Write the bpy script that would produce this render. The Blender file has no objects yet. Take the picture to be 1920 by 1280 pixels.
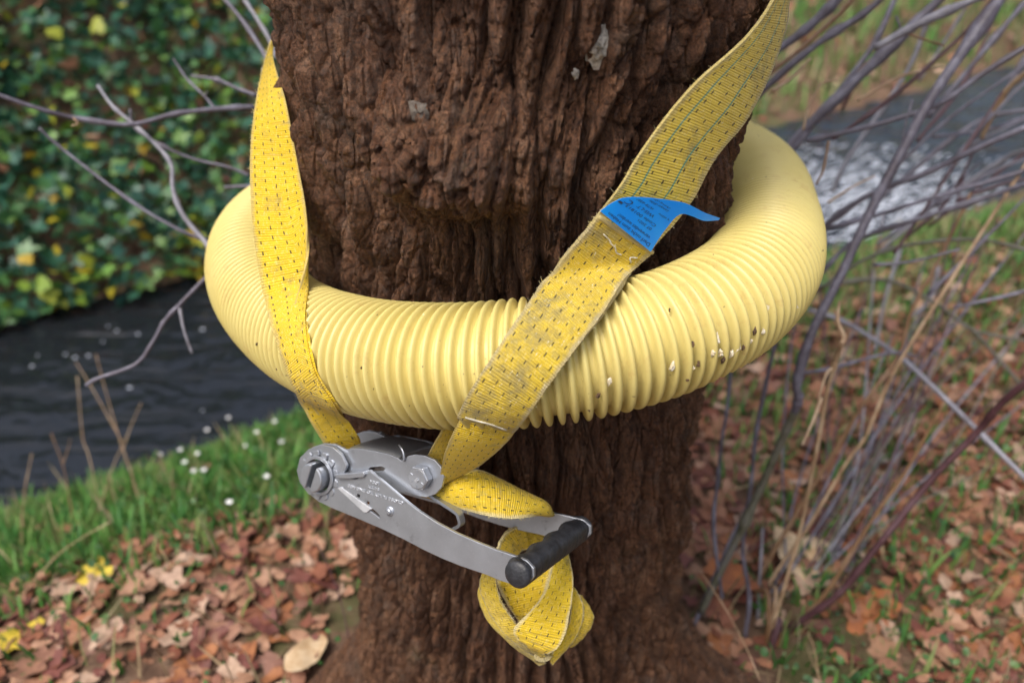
import bpy, bmesh, math, random
import numpy as np
from mathutils import Vector, Matrix, geometry
from mathutils.bvhtree import BVHTree

SC = bpy.context.scene
COL = SC.collection
R = math.radians
rng = random.Random(7)
npr = np.random.RandomState(11)

# ------------------------------------------------------------------ camera
PITCH = R(33.5)
CAM = Vector((0, -.761, 1.09))
FWD = Vector((0, math.cos(PITCH), -math.sin(PITCH)))
UPV = Vector((0, math.sin(PITCH), math.cos(PITCH)))
FX = 28 / 36 * 1920
cd = bpy.data.cameras.new('camera'); cam = bpy.data.objects.new('camera', cd); COL.objects.link(cam)
cam.location = CAM; cam.rotation_euler = (math.pi / 2 - PITCH, 0, 0)
cd.lens = 28; cd.sensor_width = 36; cd.clip_start = .02; cd.clip_end = 1000
cd.dof.use_dof = True; cd.dof.focus_distance = .625; cd.dof.aperture_fstop = 3.7
SC.camera = cam

# ------------------------------------------------------------------ sky, sun, exposure
w = bpy.data.worlds.new('World'); SC.world = w; w.use_nodes = True
wn = w.node_tree; bg = wn.nodes['Background']
SUN_EL, SUN_AZ = 64, 226         # azimuth clockwise from +Y, where the light comes from
sky = wn.nodes.new('ShaderNodeTexSky'); sky.sky_type = 'NISHITA'; sky.sun_disc = False
sky.sun_elevation = R(SUN_EL); sky.sun_rotation = R(SUN_AZ)
sky.air_density = 1.0; sky.dust_density = 7.0; sky.ozone_density = 1.0
hs = wn.nodes.new('ShaderNodeHueSaturation'); hs.inputs['Saturation'].default_value = .85
wn.links.new(sky.outputs[0], hs.inputs['Color']); wn.links.new(hs.outputs[0], bg.inputs[0])
bg.inputs[1].default_value = .15
sl = bpy.data.lights.new('sun', 'SUN'); sl.energy = 1.5; sl.angle = R(22); sl.color = (1, .98, .95)
so = bpy.data.objects.new('sun', sl); COL.objects.link(so)
sd = Vector((math.sin(R(SUN_AZ)) * math.cos(R(SUN_EL)), math.cos(R(SUN_AZ)) * math.cos(R(SUN_EL)), math.sin(R(SUN_EL))))
so.rotation_euler = sd.to_track_quat('Z', 'Y').to_euler()
vs = SC.view_settings; vs.view_transform = 'Standard'; vs.look = 'None'; vs.gamma = 1; vs.exposure = .42
SC.render.engine = 'CYCLES'; SC.cycles.use_denoising = True; SC.cycles.max_bounces = 6

# ------------------------------------------------------------------ helpers
def ray(px, py): return Vector(((px - 960) / FX, 0, 0)) + FWD + UPV * ((640 - py) / FX)
def P(px, py, d): return CAM + ray(px, py) * d
def Pz(px, py, z):
    r = ray(px, py); return CAM + r * ((z - CAM.z) / r.z)
def proj(p):
    d = p - CAM; f = d.dot(FWD)
    return 960 + FX * d.x / f, 640 - FX * d.dot(UPV) / f, f

def mesh_obj(name, verts, faces, mat, parent=None, smooth=False, uv=None, col=True):
    me = bpy.data.meshes.new(name)
    me.from_pydata([tuple(v) for v in verts], [], faces)
    if smooth: me.polygons.foreach_set('use_smooth', [True] * len(me.polygons))
    if uv is not None:
        l = me.uv_layers.new(name='UVMap'); idx = np.empty(len(me.loops), np.int32)
        me.loops.foreach_get('vertex_index', idx)
        l.data.foreach_set('uv', np.asarray(uv, np.float32)[idx].ravel())
    me.update()
    if mat: me.materials.append(mat)
    o = bpy.data.objects.new(name, me)
    if col: COL.objects.link(o)
    if parent: o.parent = parent
    return o

def np_mesh(name, V, F, mat, parent=None, smooth=True):
    me = bpy.data.meshes.new(name); k = F.shape[1]
    me.vertices.add(len(V)); me.vertices.foreach_set('co', V.astype(np.float32).ravel())
    me.loops.add(F.size); me.loops.foreach_set('vertex_index', F.astype(np.int32).ravel())
    me.polygons.add(len(F)); me.polygons.foreach_set('loop_start', np.arange(0, F.size, k, dtype=np.int32))
    me.update(calc_edges=True)
    if smooth: me.polygons.foreach_set('use_smooth', np.ones(len(F), bool))
    if mat: me.materials.append(mat)
    o = bpy.data.objects.new(name, me); COL.objects.link(o)
    if parent: o.parent = parent
    return o

def empty(name, loc, label=None, cat=None, group=None):
    o = bpy.data.objects.new(name, None); o.location = loc; o.empty_display_size = .03; COL.objects.link(o)
    if label: tag(o, label, cat, group)
    return o
def tag(o, label=None, cat=None, group=None, kind=None):
    if label: o['label'] = label
    if cat: o['category'] = cat
    if group: o['group'] = group
    if kind: o['kind'] = kind
    return o
def under(o, parent):
    """parent without moving (parents here are unrotated empties)"""
    o.parent = parent; o.location = o.location - parent.location
    return o

# ------------------------------------------------------------------ numpy noise
def _hash(i, j, k=0, seed=0):
    h = (i.astype(np.int64) * 374761393 + j.astype(np.int64) * 668265263 + np.asarray(k).astype(np.int64) * 2147483647 + seed * 974711) & 0xffffffff
    h = ((h ^ (h >> 13)) * 1274126177) & 0xffffffff
    h = ((h ^ (h >> 16)) * 2246822519) & 0xffffffff
    return ((h ^ (h >> 15)) & 0xffffff) / float(0xffffff)
def vnoise(x, y, z, seed=0):
    xi, yi, zi = np.floor(x), np.floor(y), np.floor(z); fx, fy, fz = x - xi, y - yi, z - zi
    u, v, t = (f * f * f * (f * (f * 6 - 15) + 10) for f in (fx, fy, fz))
    r = 0
    for a in (0, 1):
        for b in (0, 1):
            for c in (0, 1):
                r = r + _hash(xi + a, yi + b, zi + c, seed) * (u if a else 1 - u) * (v if b else 1 - v) * (t if c else 1 - t)
    return r * 2 - 1
def fbm(x, y, z, o=4, seed=0):
    r = 0; a = 1; s = 0
    for k in range(o):
        r = r + a * vnoise(x * 2 ** k, y * 2 ** k, z * 2 ** k, seed + k); s += a; a *= .5
    return r / s
def worley(u, v, N, seed=0, jit=.9):
    """u in cells (periodic N), v in cells: F1, F2, id"""
    ui, vi = np.floor(u), np.floor(v)
    f1 = np.full(u.shape, 9.); f2 = f1.copy(); cid = np.zeros(u.shape)
    for a in (-1, 0, 1):
        for b in (-1, 0, 1):
            ci, cj = ui + a, vi + b; m = np.mod(ci, N)
            px = ci + .5 + (_hash(m, cj, 1, seed) - .5) * jit; py = cj + .5 + (_hash(m, cj, 2, seed) - .5) * jit
            d = np.sqrt((u - px) ** 2 + (v - py) ** 2)
            n = d < f1
            f2 = np.where(n, f1, np.minimum(f2, d)); cid = np.where(n, _hash(m, cj, 3, seed), cid); f1 = np.where(n, d, f1)
    return f1, f2, cid
def sst(a, b, x):
    t = np.clip((x - a) / (b - a), 0, 1); return t * t * (3 - 2 * t)

# ------------------------------------------------------------------ materials
class NT:
    def __init__(s, name):
        s.m = bpy.data.materials.new(name); s.m.use_nodes = True; s.t = s.m.node_tree
        s.b = s.t.nodes['Principled BSDF']
    def n(s, typ, **kw):
        o = s.t.nodes.new('ShaderNode' + typ)
        for k, v in kw.items():
            if hasattr(o, k): setattr(o, k, v)
        return o
    def l(s, a, b): s.t.links.new(a, b)
    def put(s, sock, v):
        if isinstance(v, bpy.types.NodeSocket): s.l(v, sock)
        else:
            if sock.type == 'RGBA' and len(v) == 3: v = (*v, 1)
            sock.default_value = v
    def math(s, op, a, b=None, c=None, clamp=False):
        o = s.n('Math', operation=op); o.use_clamp = clamp
        for i, v in enumerate((a, b, c)):
            if v is not None: s.put(o.inputs[i], v)
        return o.outputs[0]
    def mix(s, f, a, b, mode='MIX'):
        o = s.n('Mix', data_type='RGBA', blend_type=mode)
        s.put(o.inputs[0], f); s.put(o.inputs[6], a); s.put(o.inputs[7], b); return o.outputs[2]
    def noise(s, scale, vec=None, detail=4, rough=.55, dist=0):
        o = s.n('TexNoise'); o.inputs['Scale'].default_value = scale; o.inputs['Detail'].default_value = detail
        o.inputs['Roughness'].default_value = rough; o.inputs['Distortion'].default_value = dist
        if vec is not None: s.l(vec, o.inputs['Vector'])
        return o.outputs[0]
    def vor(s, scale, vec=None, feature='F1', out=0):
        o = s.n('TexVoronoi', feature=feature); o.inputs['Scale'].default_value = scale
        if vec is not None: s.l(vec, o.inputs['Vector'])
        return o.outputs[out]
    def ramp(s, f, stops, interp='LINEAR'):
        o = s.n('ValToRGB'); r = o.color_ramp; r.interpolation = interp
        while len(r.elements) < len(stops): r.elements.new(.5)
        for e, (p, c) in zip(r.elements, stops):
            e.position = p; e.color = (*c, 1) if len(c) == 3 else c
        s.l(f, o.inputs[0]); return o.outputs[0]
    def step(s, f, a, b):
        o = s.n('MapRange', interpolation_type='SMOOTHSTEP'); s.put(o.inputs[0], f)
        o.inputs[1].default_value = a; o.inputs[2].default_value = b; return o.outputs[0]
    def map(s, vec, scale=(1, 1, 1), loc=(0, 0, 0)):
        o = s.n('Mapping'); o.inputs['Scale'].default_value = scale; o.inputs['Location'].default_value = loc
        s.l(vec, o.inputs[0]); return o.outputs[0]
    def bump(s, h, strength, dist):
        o = s.n('Bump'); o.inputs['Strength'].default_value = strength; o.inputs['Distance'].default_value = dist
        s.l(h, o.inputs['Height']); s.l(o.outputs[0], s.b.inputs['Normal'])
    def set(s, **kw):
        for k, v in kw.items(): s.put(s.b.inputs[k.replace('_', ' ')], v)
        return s.m
    def obj(s): return s.n('TexCoord').outputs['Object']
    def geo(s): return s.n('NewGeometry')

def mat_bark():
    t = NT('bark'); p = t.geo().outputs['Position']
    st = t.map(p, (1, 1, .3))
    big = t.noise(7, p, 3); mid = t.noise(60, st, 6, .72, .4); fine = t.noise(420, p, 5, .75)
    c = t.ramp(mid, [(.30, (.055, .024, .012)), (.46, (.16, .075, .039)), (.58, (.265, .135, .072)), (.74, (.38, .24, .155))])
    c = t.mix(t.math('MULTIPLY', t.step(big, .48, .66), .6), c, t.mix(mid, (.07, .028, .014), (.25, .11, .055)))
    grey = t.step(t.noise(20, p, 6, .75), .52, .66)
    c = t.mix(t.math('MULTIPLY', grey, .5), c, (.17, .128, .10))
    spk = t.step(t.noise(190, p, 4, .75), .60, .68)
    c = t.mix(t.math('MULTIPLY', spk, .55), c, (.22, .09, .04))
    alg = t.step(t.noise(11, t.map(p, (1, 1, 1), (4, 2, 1)), 6, .8), .58, .70)
    c = t.mix(t.math('MULTIPLY', alg, .35), c, (.075, .070, .022))
    c = t.mix(.8, c, t.mix(t.step(fine, .3, .7), (.12, .12, .12), (.88, .86, .84)), 'OVERLAY')
    crk = t.vor(75, t.map(p, (1, 1, .33)), 'DISTANCE_TO_EDGE'); crk = t.step(crk, 0, .18)
    h = t.math('ADD', t.math('ADD', t.math('MULTIPLY', t.noise(150, t.map(p, (1, 1, .5)), 8, .78), 1.3), t.math('MULTIPLY', crk, .8)), t.math('MULTIPLY', t.noise(700, p, 4, .7), .35))
    t.bump(h, 1, .0085)
    rgh = t.n('MapRange'); t.l(t.noise(60, p, 4), rgh.inputs[0]); rgh.inputs[1].default_value = .3; rgh.inputs[2].default_value = .7; rgh.inputs[3].default_value = .24; rgh.inputs[4].default_value = .70
    return t.set(Base_Color=c, Roughness=rgh.outputs[0], Specular_IOR_Level=.5)

def mat_pipe():
    t = NT('pipe_plastic'); p = t.geo().outputs['Position']
    c = t.mix(t.noise(14, p, 3), (.61, .50, .155), (.67, .575, .225))
    d = t.math('MULTIPLY', t.step(t.noise(34, p, 8, .8), .53, .68), .5)
    c = t.mix(d, c, (.50, .34, .12))
    sp = t.step(t.noise(190, p, 2, .5), .74, .78)
    c = t.mix(t.math('MULTIPLY', sp, .75), c, (.10, .06, .03))
    wh = t.math('MULTIPLY', t.step(t.noise(70, t.map(p, loc=(3, 1, 7)), 3, .6), .74, .77), .6)
    c = t.mix(wh, c, (.8, .77, .7))
    t.bump(t.noise(500, p, 3), .12, .0006)
    return t.set(Base_Color=c, Roughness=.36, Subsurface_Weight=.0, Subsurface_Radius=(.012, .009, .003), Subsurface_Scale=.6, Specular_IOR_Level=.4)

def mat_web(name, base, dirt, teal=False, worn=.3, edge=None):
    t = NT(name); uv = t.n('TexCoord').outputs['UV']; s = t.n('SeparateXYZ'); t.l(uv, s.inputs[0]); u, v = s.outputs[0], s.outputs[1]
    p = t.geo().outputs['Position']
    # weave: staggered cells
    row = t.math('FLOOR', t.math('DIVIDE', v, .0021))
    uu = t.math('FRACT', t.math('ADD', t.math('DIVIDE', u, .0017), t.math('MULTIPLY', row, .5)))
    vv = t.math('FRACT', t.math('DIVIDE', v, .0021))
    hu = t.math('SINE', t.math('MULTIPLY', uu, math.pi)); hv = t.math('SINE', t.math('MULTIPLY', vv, math.pi))
    cell = t.math('MULTIPLY', t.math('ADD', .45, t.math('MULTIPLY', t.math('POWER', hu, .5), .55)), t.math('POWER', hv, .6))
    pl = t.noise(1, t.map(uv, (45, 330, 1)), 2)
    y2 = tuple(x * f for x, f in zip(base, (.72, .66, .5)))
    c = t.mix(t.noise(60, p, 4, .6), base, y2)
    c = t.mix(t.math('MULTIPLY', t.step(t.noise(1, t.map(uv, (700, 240, 1)), 2), .54, .66), .30), c, (.78, .70, .34))
    dm = t.step(t.noise(24, p, 6, .75), .62 - dirt * .25, .80 - dirt * .2)
    c = t.mix(t.math('MULTIPLY', dm, .75), c, (.19, .165, .085))
    band = t.step(t.noise(1, t.map(uv, (8, 95, 1)), 4, .7), .60, .70)
    c = t.mix(t.math('MULTIPLY', band, .42), c, (.25, .19, .09))
    e = t.math('MINIMUM', u, t.math('SUBTRACT', .05, u))
    ed = t.math('SUBTRACT', 1, t.step(t.math('ADD', e, t.math('MULTIPLY', t.noise(90, p, 3), -.006)), -.0024, .0016))
    c = t.mix(t.math('MULTIPLY', ed, edge or .25 + dirt * .6), c, (.62, .56, .36) if edge else (.34, .30, .2))
    # black ticks
    cu, cv = .0096, .0088
    col = t.math('FLOOR', t.math('DIVIDE', u, cu))
    fu = t.math('ABSOLUTE', t.math('SUBTRACT', t.math('FRACT', t.math('DIVIDE', u, cu)), .5))
    fv = t.math('ABSOLUTE', t.math('SUBTRACT', t.math('FRACT', t.math('ADD', t.math('DIVIDE', v, cv), t.math('MULTIPLY', col, .43))), .5))
    jt = t.math('MULTIPLY', t.noise(330, p, 2), .10)
    tick = t.math('MULTIPLY', t.math('LESS_THAN', fu, .055), t.math('LESS_THAN', t.math('ADD', fv, jt), t.math('ADD', .12, t.math('MULTIPLY', t.noise(55, p, 2), .20))))
    c = t.mix(t.math('MULTIPLY', tick, .92), c, (.018, .016, .012))
    if teal:
        for q in (.011, .031):
            g = t.math('LESS_THAN', t.math('ABSOLUTE', t.math('SUBTRACT', u, t.math('ADD', q, t.math('MULTIPLY', t.noise(1, t.map(uv, (0, 40, 1)), 2), .001)))), .0006)
            c = t.mix(t.math('MULTIPLY', g, .85), c, (.07, .30, .24))
    if worn:
        wt = t.math('MULTIPLY', t.step(t.noise(1, t.map(uv, (520, 130, 1)), 3, .7), .63, .68), worn)
        c = t.mix(wt, c, (.72, .68, .5))
    t.bump(t.math('ADD', cell, t.math('MULTIPLY', pl, 2.6)), .6, .0012)
    return t.set(Base_Color=c, Roughness=.62, Specular_IOR_Level=.3, Sheen_Weight=.15)

def mat_metal():
    t = NT('galvanised_steel'); p = t.geo().outputs['Position']
    n = t.noise(38, p, 5, .65); s = t.noise(420, p, 3, .6)
    c = t.mix(n, (.31, .33, .37), (.48, .51, .555))
    c = t.mix(t.math('MULTIPLY', t.step(t.noise(90, p, 4, .7), .60, .72), .45), c, (.17, .175, .19))
    c = t.mix(t.math('MULTIPLY', t.step(s, .62, .7), .25), c, (.62, .63, .65))
    r = t.n('MapRange'); t.l(n, r.inputs[0]); r.inputs[3].default_value = .24; r.inputs[4].default_value = .46
    t.bump(t.noise(700, p, 3), .15, .0004)
    return t.set(Base_Color=c, Metallic=.75, Roughness=r.outputs[0])

def mat_plain(name, c, rough=.6, spec=.5, var=0, scale=60, c2=None, bump=0, metal=0):
    t = NT(name)
    if var or c2:
        p = t.geo().outputs['Position']
        cc = t.mix(t.step(t.noise(scale, p, 4, .65), .35, .65), c, c2 or tuple(x * (1 - var) for x in c))
    else: cc = c
    if bump: t.bump(t.noise(scale * 4, t.geo().outputs['Position'], 4), .5, bump)
    return t.set(Base_Color=cc, Roughness=rough, Specular_IOR_Level=spec, Metallic=metal)

def mat_leaf(name, pal, island, rough=.6, trans=.0, var=.25, spec=.4):
    """palette by object (single leaves) or by mesh island (joined mass)"""
    t = NT(name)
    r = t.geo().outputs['Random Per Island'] if island else t.n('ObjectInfo').outputs['Random']
    k = len(pal)
    c = t.ramp(r, [(i / k, q) for i, q in enumerate(pal)], 'CONSTANT')
    p = t.geo().outputs['Position']
    c = t.mix(t.math('MULTIPLY', t.step(t.noise(70, p, 4, .65), .4, .7), var * 2), c, t.mix(1, c, (.42, .36, .30), 'MULTIPLY'))
    t.bump(t.noise(160, p, 3), .35, .002)
    if trans:
        ad = t.n('AddShader'); tr = t.n('BsdfTranslucent'); mx = t.n('MixShader'); mx.inputs[0].default_value = trans
        t.l(c, tr.inputs[0]); t.l(t.b.outputs[0], mx.inputs[1]); t.l(tr.outputs[0], mx.inputs[2])
        t.l(mx.outputs[0], t.t.nodes['Material Output'].inputs[0])
    return t.set(Base_Color=c, Roughness=rough, Specular_IOR_Level=spec)

def mat_ground():
    t = NT('soil'); p = t.geo().outputs['Position']
    c = t.ramp(t.noise(18, p, 6, .7), [(.3, (.075, .042, .028)), (.5, (.16, .095, .062)), (.7, (.25, .17, .115))])
    g = t.step(t.noise(3.2, p, 5, .7), .5, .62)
    c = t.mix(t.math('MULTIPLY', g, .55), c, (.065, .10, .028))
    dt = t.n('VectorMath', operation='DOT_PRODUCT'); t.l(p, dt.inputs[0]); dt.inputs[1].default_value = (-.482, .876, 0)
    sx = t.n('SeparateXYZ'); t.l(p, sx.inputs[0])
    sd_ = t.math('ADD', dt.outputs[1 if dt.outputs[0].type == 'VECTOR' else 0], t.math('MULTIPLY', t.noise(5, p, 3), .3))          # growth keeps to the moist stream edge
    gm = t.math('MULTIPLY', t.math('MULTIPLY', t.step(sd_, .60, .85), t.math('SUBTRACT', 1, t.step(sd_, 1.6, 1.8))), t.math('SUBTRACT', 1, t.step(sx.outputs[0], .2, 1.2)))
    c = t.mix(t.math('MULTIPLY', gm, .85), c, t.mix(t.noise(40, p, 4, .7), (.05, .12, .025), (.12, .23, .05)))
    t.bump(t.noise(60, p, 6, .7), .8, .02)
    return t.set(Base_Color=c, Roughness=.9, Specular_IOR_Level=.2)

def mat_water():
    t = NT('stream_water'); p = t.geo().outputs['Position']
    mp = t.n('Mapping'); mp.inputs['Rotation'].default_value = (0, 0, -R(28.8)); mp.inputs['Scale'].default_value = (2.2, 6, 1); t.l(p, mp.inputs[0])
    h = t.math('ADD', t.noise(1.6, mp.outputs[0], 2, .5, .9), t.math('MULTIPLY', t.noise(9, p, 2, .5, .6), .18))
    t.bump(h, .5, .06)
    return t.set(Base_Color=(.010, .012, .015), Roughness=.03, IOR=1.42, Specular_IOR_Level=.6)

def mat_stem(name, c1, c2, c3):
    t = NT(name); p = t.geo().outputs['Position']
    c = t.ramp(t.noise(28, p, 5, .7), [(.32, c1), (.5, c2), (.68, c3)])
    t.bump(t.noise(220, p, 3), .4, .002)
    return t.set(Base_Color=c, Roughness=.45, Specular_IOR_Level=.5)

M = {}
M['bark'] = mat_bark(); M['pipe'] = mat_pipe()
YEL = (.80, .57, .016)
M['web'] = mat_web('yellow_webbing', YEL, .36)
M['web_edge'] = mat_web('pale_edged_webbing', (.80, .57, .02), .42, edge=.65)
M['web_worn'] = mat_web('worn_yellow_webbing', (.68, .50, .035), .68, worn=.75)
M['web_teal'] = mat_web('striped_yellow_webbing', (.80, .62, .08), .5, teal=True, worn=.45)
M['metal'] = mat_metal()
M['bright_metal'] = mat_plain('rubbed_bright_steel', (.62, .64, .67), .4, metal=.5, c2=(.48, .5, .53))
M['dark_metal'] = mat_plain('dull_dark_steel', (.16, .165, .175), .5, metal=.8, c2=(.28, .285, .3))
M['black'] = mat_plain('black_plastic', (.016, .017, .020), .45, .5, c2=(.034, .036, .042), scale=90, bump=.001)
M['label'] = mat_plain('blue_label_film', (.004, .27, .92), .35, .35, c2=(.006, .33, .95), scale=20)
M['ink'] = mat_plain('black_ink', (.015, .03, .07), .5)
M['thread'] = mat_plain('pale_thread', (.70, .67, .55), .8, c2=(.45, .42, .32), scale=300)
M['fuzz'] = mat_plain('frayed_fibre', (.50, .47, .35), .8, c2=(.62, .50, .14), scale=120)
M['ground'] = mat_ground(); M['water'] = mat_water()
LITTER = [(.25, .105, .055), (.31, .15, .085), (.19, .065, .036), (.38, .215, .135), (.23, .085, .045), (.28, .125, .065), (.42, .28, .20), (.15, .05, .036), (.33, .17, .10), (.21, .10, .068)]
M['leaf'] = mat_leaf('fallen_leaf', LITTER, False); M['litter'] = mat_leaf('leaf_litter', LITTER, True)
M['leaf_pale'] = mat_plain('pale_dry_leaf', (.58, .44, .28), .7, c2=(.45, .30, .16), scale=50)
M['leaf_grey'] = mat_plain('grey_dry_leaf', (.48, .43, .40), .7, c2=(.36, .30, .27), scale=50)
M['leaf_yellow'] = mat_plain('yellow_leaf', (.62, .48, .05), .6, c2=(.5, .36, .03), scale=50)
M['leaf_rust'] = mat_plain('rust_leaf', (.36, .12, .03), .6, c2=(.22, .07, .025), scale=40)
M['grass'] = mat_leaf('grass', [(.085, .24, .045), (.13, .31, .06), (.06, .19, .045), (.17, .33, .08), (.22, .28, .09), (.09, .26, .07)], True, .5, .3)
M['drygrass'] = mat_leaf('dry_grass', [(.34, .27, .15), (.42, .35, .21), (.28, .20, .11), (.20, .20, .08)], True, .7)
M['weed'] = mat_leaf('weed', [(.05, .13, .035), (.07, .16, .04), (.04, .10, .035), (.10, .18, .05)], True, .45, .2)
M['ivy'] = mat_leaf('ivy', [(.034, .12, .075), (.046, .15, .09), (.026, .09, .062), (.065, .18, .065), (.04, .13, .095), (.13, .26, .05), (.036, .125, .07), (.08, .20, .06)], True, .42, .15, spec=.5)
M['ivy_y'] = mat_leaf('turning_leaf', [(.50, .42, .03), (.36, .40, .04), (.22, .34, .04), (.55, .38, .04), (.15, .27, .03)], True, .5, .25)
M['stem'] = mat_stem('violet_stem', (.065, .050, .060), (.12, .11, .14), (.22, .215, .27))
M['stem_pale'] = mat_stem('pale_grey_stem', (.13, .115, .13), (.22, .215, .25), (.31, .305, .34))
M['stem_red'] = mat_stem('dark_red_stem', (.045, .018, .022), (.08, .034, .04), (.11, .06, .07))
M['stem_olive'] = mat_stem('olive_stem', (.075, .075, .045), (.13, .125, .09), (.16, .15, .15))
M['stem_tan'] = mat_stem('dead_tan_stem', (.22, .13, .07), (.36, .24, .14), (.50, .38, .25))
M['stem_brown'] = mat_stem('brown_stem', (.12, .06, .03), (.20, .11, .05), (.25, .16, .10))
M['petal'] = mat_plain('white_petal', (.82, .82, .80), .6)
M['lichen'] = mat_plain('lichen', (.62, .58, .50), .9, c2=(.30, .27, .22), scale=250, bump=.003)
M['lichen_grey'] = mat_plain('grey_lichen', (.19, .165, .135), .9, c2=(.10, .08, .065), scale=250, bump=.003)
M['foam_glare'] = mat_plain('foam_glare', (.44, .47, .53), .4)  # also the pale tone of the sky glare painted on the water

# ------------------------------------------------------------------ ground, stream
RN = Vector((-.482, .876)); R0 = Vector((-1.4, .85))
WZ = -.55
def s_of(x, y): return RN.x * (x - R0.x) + RN.y * (y - R0.y)
def ground_np(x, y):
    s = s_of(x, y); a = (x - R0.x) * RN.y - (y - R0.y) * RN.x
    wd = 1.16 + .06 * np.clip(a, -2, 8)
    z = -.62 * sst(-1.15, .35, s) - .25 * sst(.3, .6, s)
    b = s - wd
    z = z + (.32 * sst(-.35, .0, b) + (1 - .75 * sst(1.0, 3.0, a)) * (1.0 * sst(-.05, 1.3, b) + .9 * sst(1.0, 4, b)) + 2.5 * sst(6, 60, b)) 
    bmp = .022 * fbm(x * 4, y * 4, x * 0, 3, 5) + .006 * fbm(x * 17, y * 17, x * 0, 2, 9)
    rr = np.sqrt(x * x + y * y)
    z = z + bmp * sst(.1, .5, rr) + .35 * np.exp(-((rr) / .22) ** 2) * 0
    z = z + 1.5 * sst(6, 60, rr) * (s < 0)
    return z
_gs = .02; _ga, _gb = np.meshgrid(np.arange(-5, 10, _gs), np.arange(-2, 9, _gs), indexing='ij')
_gt = ground_np(_ga, _gb).tolist(); _gn, _gm = len(_gt), len(_gt[0])
def ground(x, y):
    u, v = (x + 5) / _gs, (y + 2) / _gs
    i, j = min(max(int(u), 0), _gn - 2), min(max(int(v), 0), _gm - 2); a, b = u - i, v - j
    return (_gt[i][j] * (1 - a) + _gt[i + 1][j] * a) * (1 - b) + (_gt[i][j + 1] * (1 - a) + _gt[i + 1][j + 1] * a) * b
def s1(a, b, x):
    t = min(max((x - a) / (b - a), 0), 1); return t * t * (3 - 2 * t)
_na, _nb = np.meshgrid(np.arange(-5, 10, .05), np.arange(-2, 9, .05), indexing='ij')
def patchy(scale, seed):
    t = fbm(_na * scale, _nb * scale, _na * 0 + 3, 3, seed).tolist()
    return lambda x, y: t[min(max(int((x + 5) / .05), 0), len(t) - 1)][min(max(int((y + 2) / .05), 0), len(t[0]) - 1)]

k = np.linspace(-1, 1, 261); gx = np.sinh(k * 6.2) / math.sinh(6.2) * 260
GX, GY = np.meshgrid(gx, gx + .7, indexing='ij')
GZ = ground_np(GX, GY)
n = len(gx); I = np.arange(n * n).reshape(n, n)
F = np.stack([I[:-1, :-1], I[1:, :-1], I[1:, 1:], I[:-1, 1:]], -1).reshape(-1, 4)
g = np_mesh('ground', np.stack([GX, GY, GZ], -1).reshape(-1, 3), F, M['ground']); tag(g, 'brown earth of the stream bank under leaves and grass', 'ground', kind='structure')

d = Vector((RN.y, -RN.x)); c0 = R0 + RN * .65
vs_ = []
for a in (-60, 60):
    for b in (-1.2, 1.6):
        q = c0 + d * a + RN * b; vs_.append((q.x, q.y, WZ))
wt = mesh_obj('water', vs_, [(0, 2, 3, 1)], M['water']); tag(wt, 'dark rippled water of the narrow stream', 'water', kind='structure')

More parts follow.
